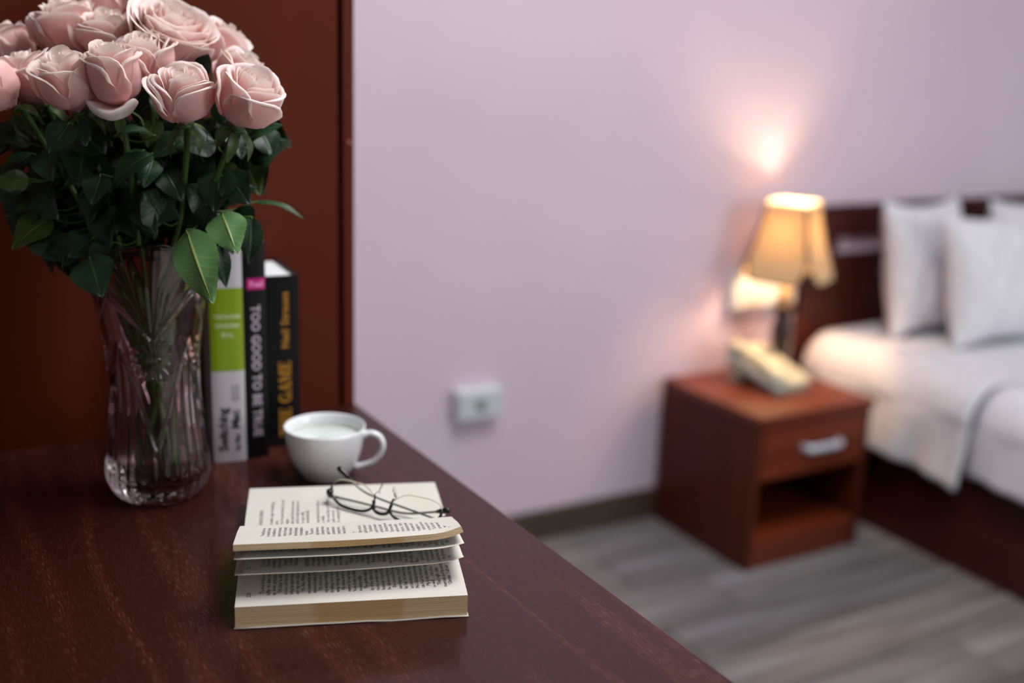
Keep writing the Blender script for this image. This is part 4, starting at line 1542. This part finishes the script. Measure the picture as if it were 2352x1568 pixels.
mesh('shade_rim', V, F, RIMT, lp, False, False)
spd = MB()
for k in range(4):
    a = az0 + k * pi / 2
    spd.tube([(.012 * cos(a), .012 * sin(a), .300), (.03 * cos(a), .03 * sin(a), .298), (shade_half(.12) * cos(a), shade_half(.12) * sin(a), zb + .12 * (zt - zb))], .0012, 6)
spd.obj('shade_spider', STEEL, lp, True, False)

# ------------------------------------------------------------------ wall sockets
t = thing('wall_socket', 'small white surface-mounted socket box low on the pink wall', 'socket', (1.236, YB, .365))
bevel(MB().box(-.060, .060, -.034, -.0005, 0, .074).obj('box', WHITEP, t, False, False), .003)
fp = bevel(MB().box(-.056, .056, -.0385, -.0345, .004, .070).obj('face_plate', mat('pale_grey_plate', srgb(196, 204, 208), .4), t, False, False), .0015)
bevel(MB().box(-.014, .014, -.0405, -.0388, .022, .052).obj('jack', GREYP, fp, False, False), .001)
MB().box(-.007, .007, -.0412, -.0406, .030, .042).obj('jack_opening', mat('dark_jack_hole', srgb(60, 62, 62), .6), fp, False, False)

t = thing('wall_socket', 'white double socket panel on the wall behind the lit lamp', 'socket', (2.118, YB, .562))
bevel(MB().box(-.115, .112, -.028, -.0005, 0, .100).obj('box', WHITEP, t, False, False), .004)
for k in (-1, 1):
    fp = bevel(MB().box(-.050 + k * .055, .050 + k * .055, -.0325, -.0285, .008, .092).obj('face_plate', WHITEP, t, False, False), .0015)
    for q in (-1, 1):
        bevel(MB().box(k * .055 + q * .022 - .013, k * .055 + q * .022 + .013, -.0345, -.0328, .026, .074).obj('rocker_switch', CERAM, fp, False, False), .001)

# ------------------------------------------------------------------ telephone
prz = atan2(.03, .159)
ph = thing('telephone', 'beige corded desk telephone in front of the lamp on the nightstand', 'telephone', (2.016, 2.083, NZ1), radians(4))
PHB = mat('cream_phone_plastic', srgb(222, 214, 180), .35)
PHG = mat('grey_phone_plastic', srgb(176, 178, 166), .4)
KEYM = mat('pale_key_plastic', srgb(206, 200, 176), .4)


def wedge(x0, x1, y0, y1, zf0, zf1, zb0, zb1, nx=2, crown=0.0):
    """slab with a sloping top: front heights zf0..zf1, back heights zb0..zb1"""
    v = [(x0, y0, zf0), (x1, y0, zf0), (x1, y1, zb0), (x0, y1, zb0), (x0, y0, zf1), (x1, y0, zf1), (x1, y1, zb1), (x0, y1, zb1)]
    f = [(3, 2, 1, 0), (4, 5, 6, 7), (0, 1, 5, 4), (1, 2, 6, 5), (2, 3, 7, 6), (3, 0, 4, 7)]
    return v, f


v, f = wedge(-.026, .054, -.098, .086, .012, .034, .050, .088)
o = bevel(mesh('body', v, f, PHB, ph, False, False), .009, 4)
v, f = wedge(-.074, -.027, -.098, .086, .010, .024, .040, .074)
bevel(mesh('cradle', v, f, PHG, ph, False, False), .006, 3)
fb_ = MB().box(-.068, .006, .040, .075, 0.0005, .046).obj('stand', PHG, ph, False, False); bevel(fb_, .004)
fb_ = MB().box(-.068, .048, -.092, -.070, 0.0005, .014).obj('foot', PHG, ph, False, False); bevel(fb_, .003)
sl = (.088 - .034) / .184


def top_z(y):
    return .034 + sl * (y + .098)


for r_ in range(4):
    for c in range(3):
        x, y = -.008 + c * .0205, -.078 + r_ * .019
        b = MB().box(-.007, .007, -.0060, .0060, 0, .004, .001)
        kk = b.obj('key', KEYM, o, False, False)
        kk.location = (x, y, top_z(y) - .0008)
        kk.rotation_euler = (math.atan(sl), 0, 0)
v, f = wedge(-.014, .042, .015, .045, top_z(.015) - .002, top_z(.015) + .0012, top_z(.045) - .002, top_z(.045) + .0012)
mesh('display', v, f, mat('grey_display', srgb(120, 128, 116), .2), o, False, False)
# handset lying on the cradle
hs = []
n = 18
for i in range(n):
    u = i / (n - 1)
    y = -.094 + .182 * u
    e = abs(2 * u - 1) ** 6
    hs.append((np.array([-.050, y, .034 + sl * (y + .098) + .012 * (1 - (2 * u - 1) ** 2) + .002]), .0165 + .006 * e if 0 < i < n - 1 else .012))
MB().tube([p for p, q in hs], [q for p, q in hs], 14, flat=.75, up=(0, 0, 1)).obj('handset', PHB, ph, True, False)
for y in (-.078, .078):
    MB().lathe([(.0001, -.014), (.019, -.014), (.021, -.006), (.020, .002), (.0001, .002)], 20, c=(0, 0)).obj('handset_cup', PHG, ph, True, False).location = (-.050, y, top_z(y) + .004)
# its cord from the wall socket
CORDM = mat('grey_phone_cord', srgb(150, 120, 108), .5)
c0 = np.array([2.075, YB - .036, .585])
pts = [c0, c0 + np.array([-.006, -.012, -.035]), c0 + np.array([-.035, -.018, -.095]), np.array([2.020, 2.230, .432]), np.array([2.005, 2.215, .4035]), np.array([1.990, 2.195, .4050])]
o = MB().tube(catmull(pts, 8), .0022, 8).obj('phone_cord', CORDM, None, True)
props(o, 'thin phone cord hanging from the wall panel behind the lamp', 'cord')

bpy.context.view_layer.update()
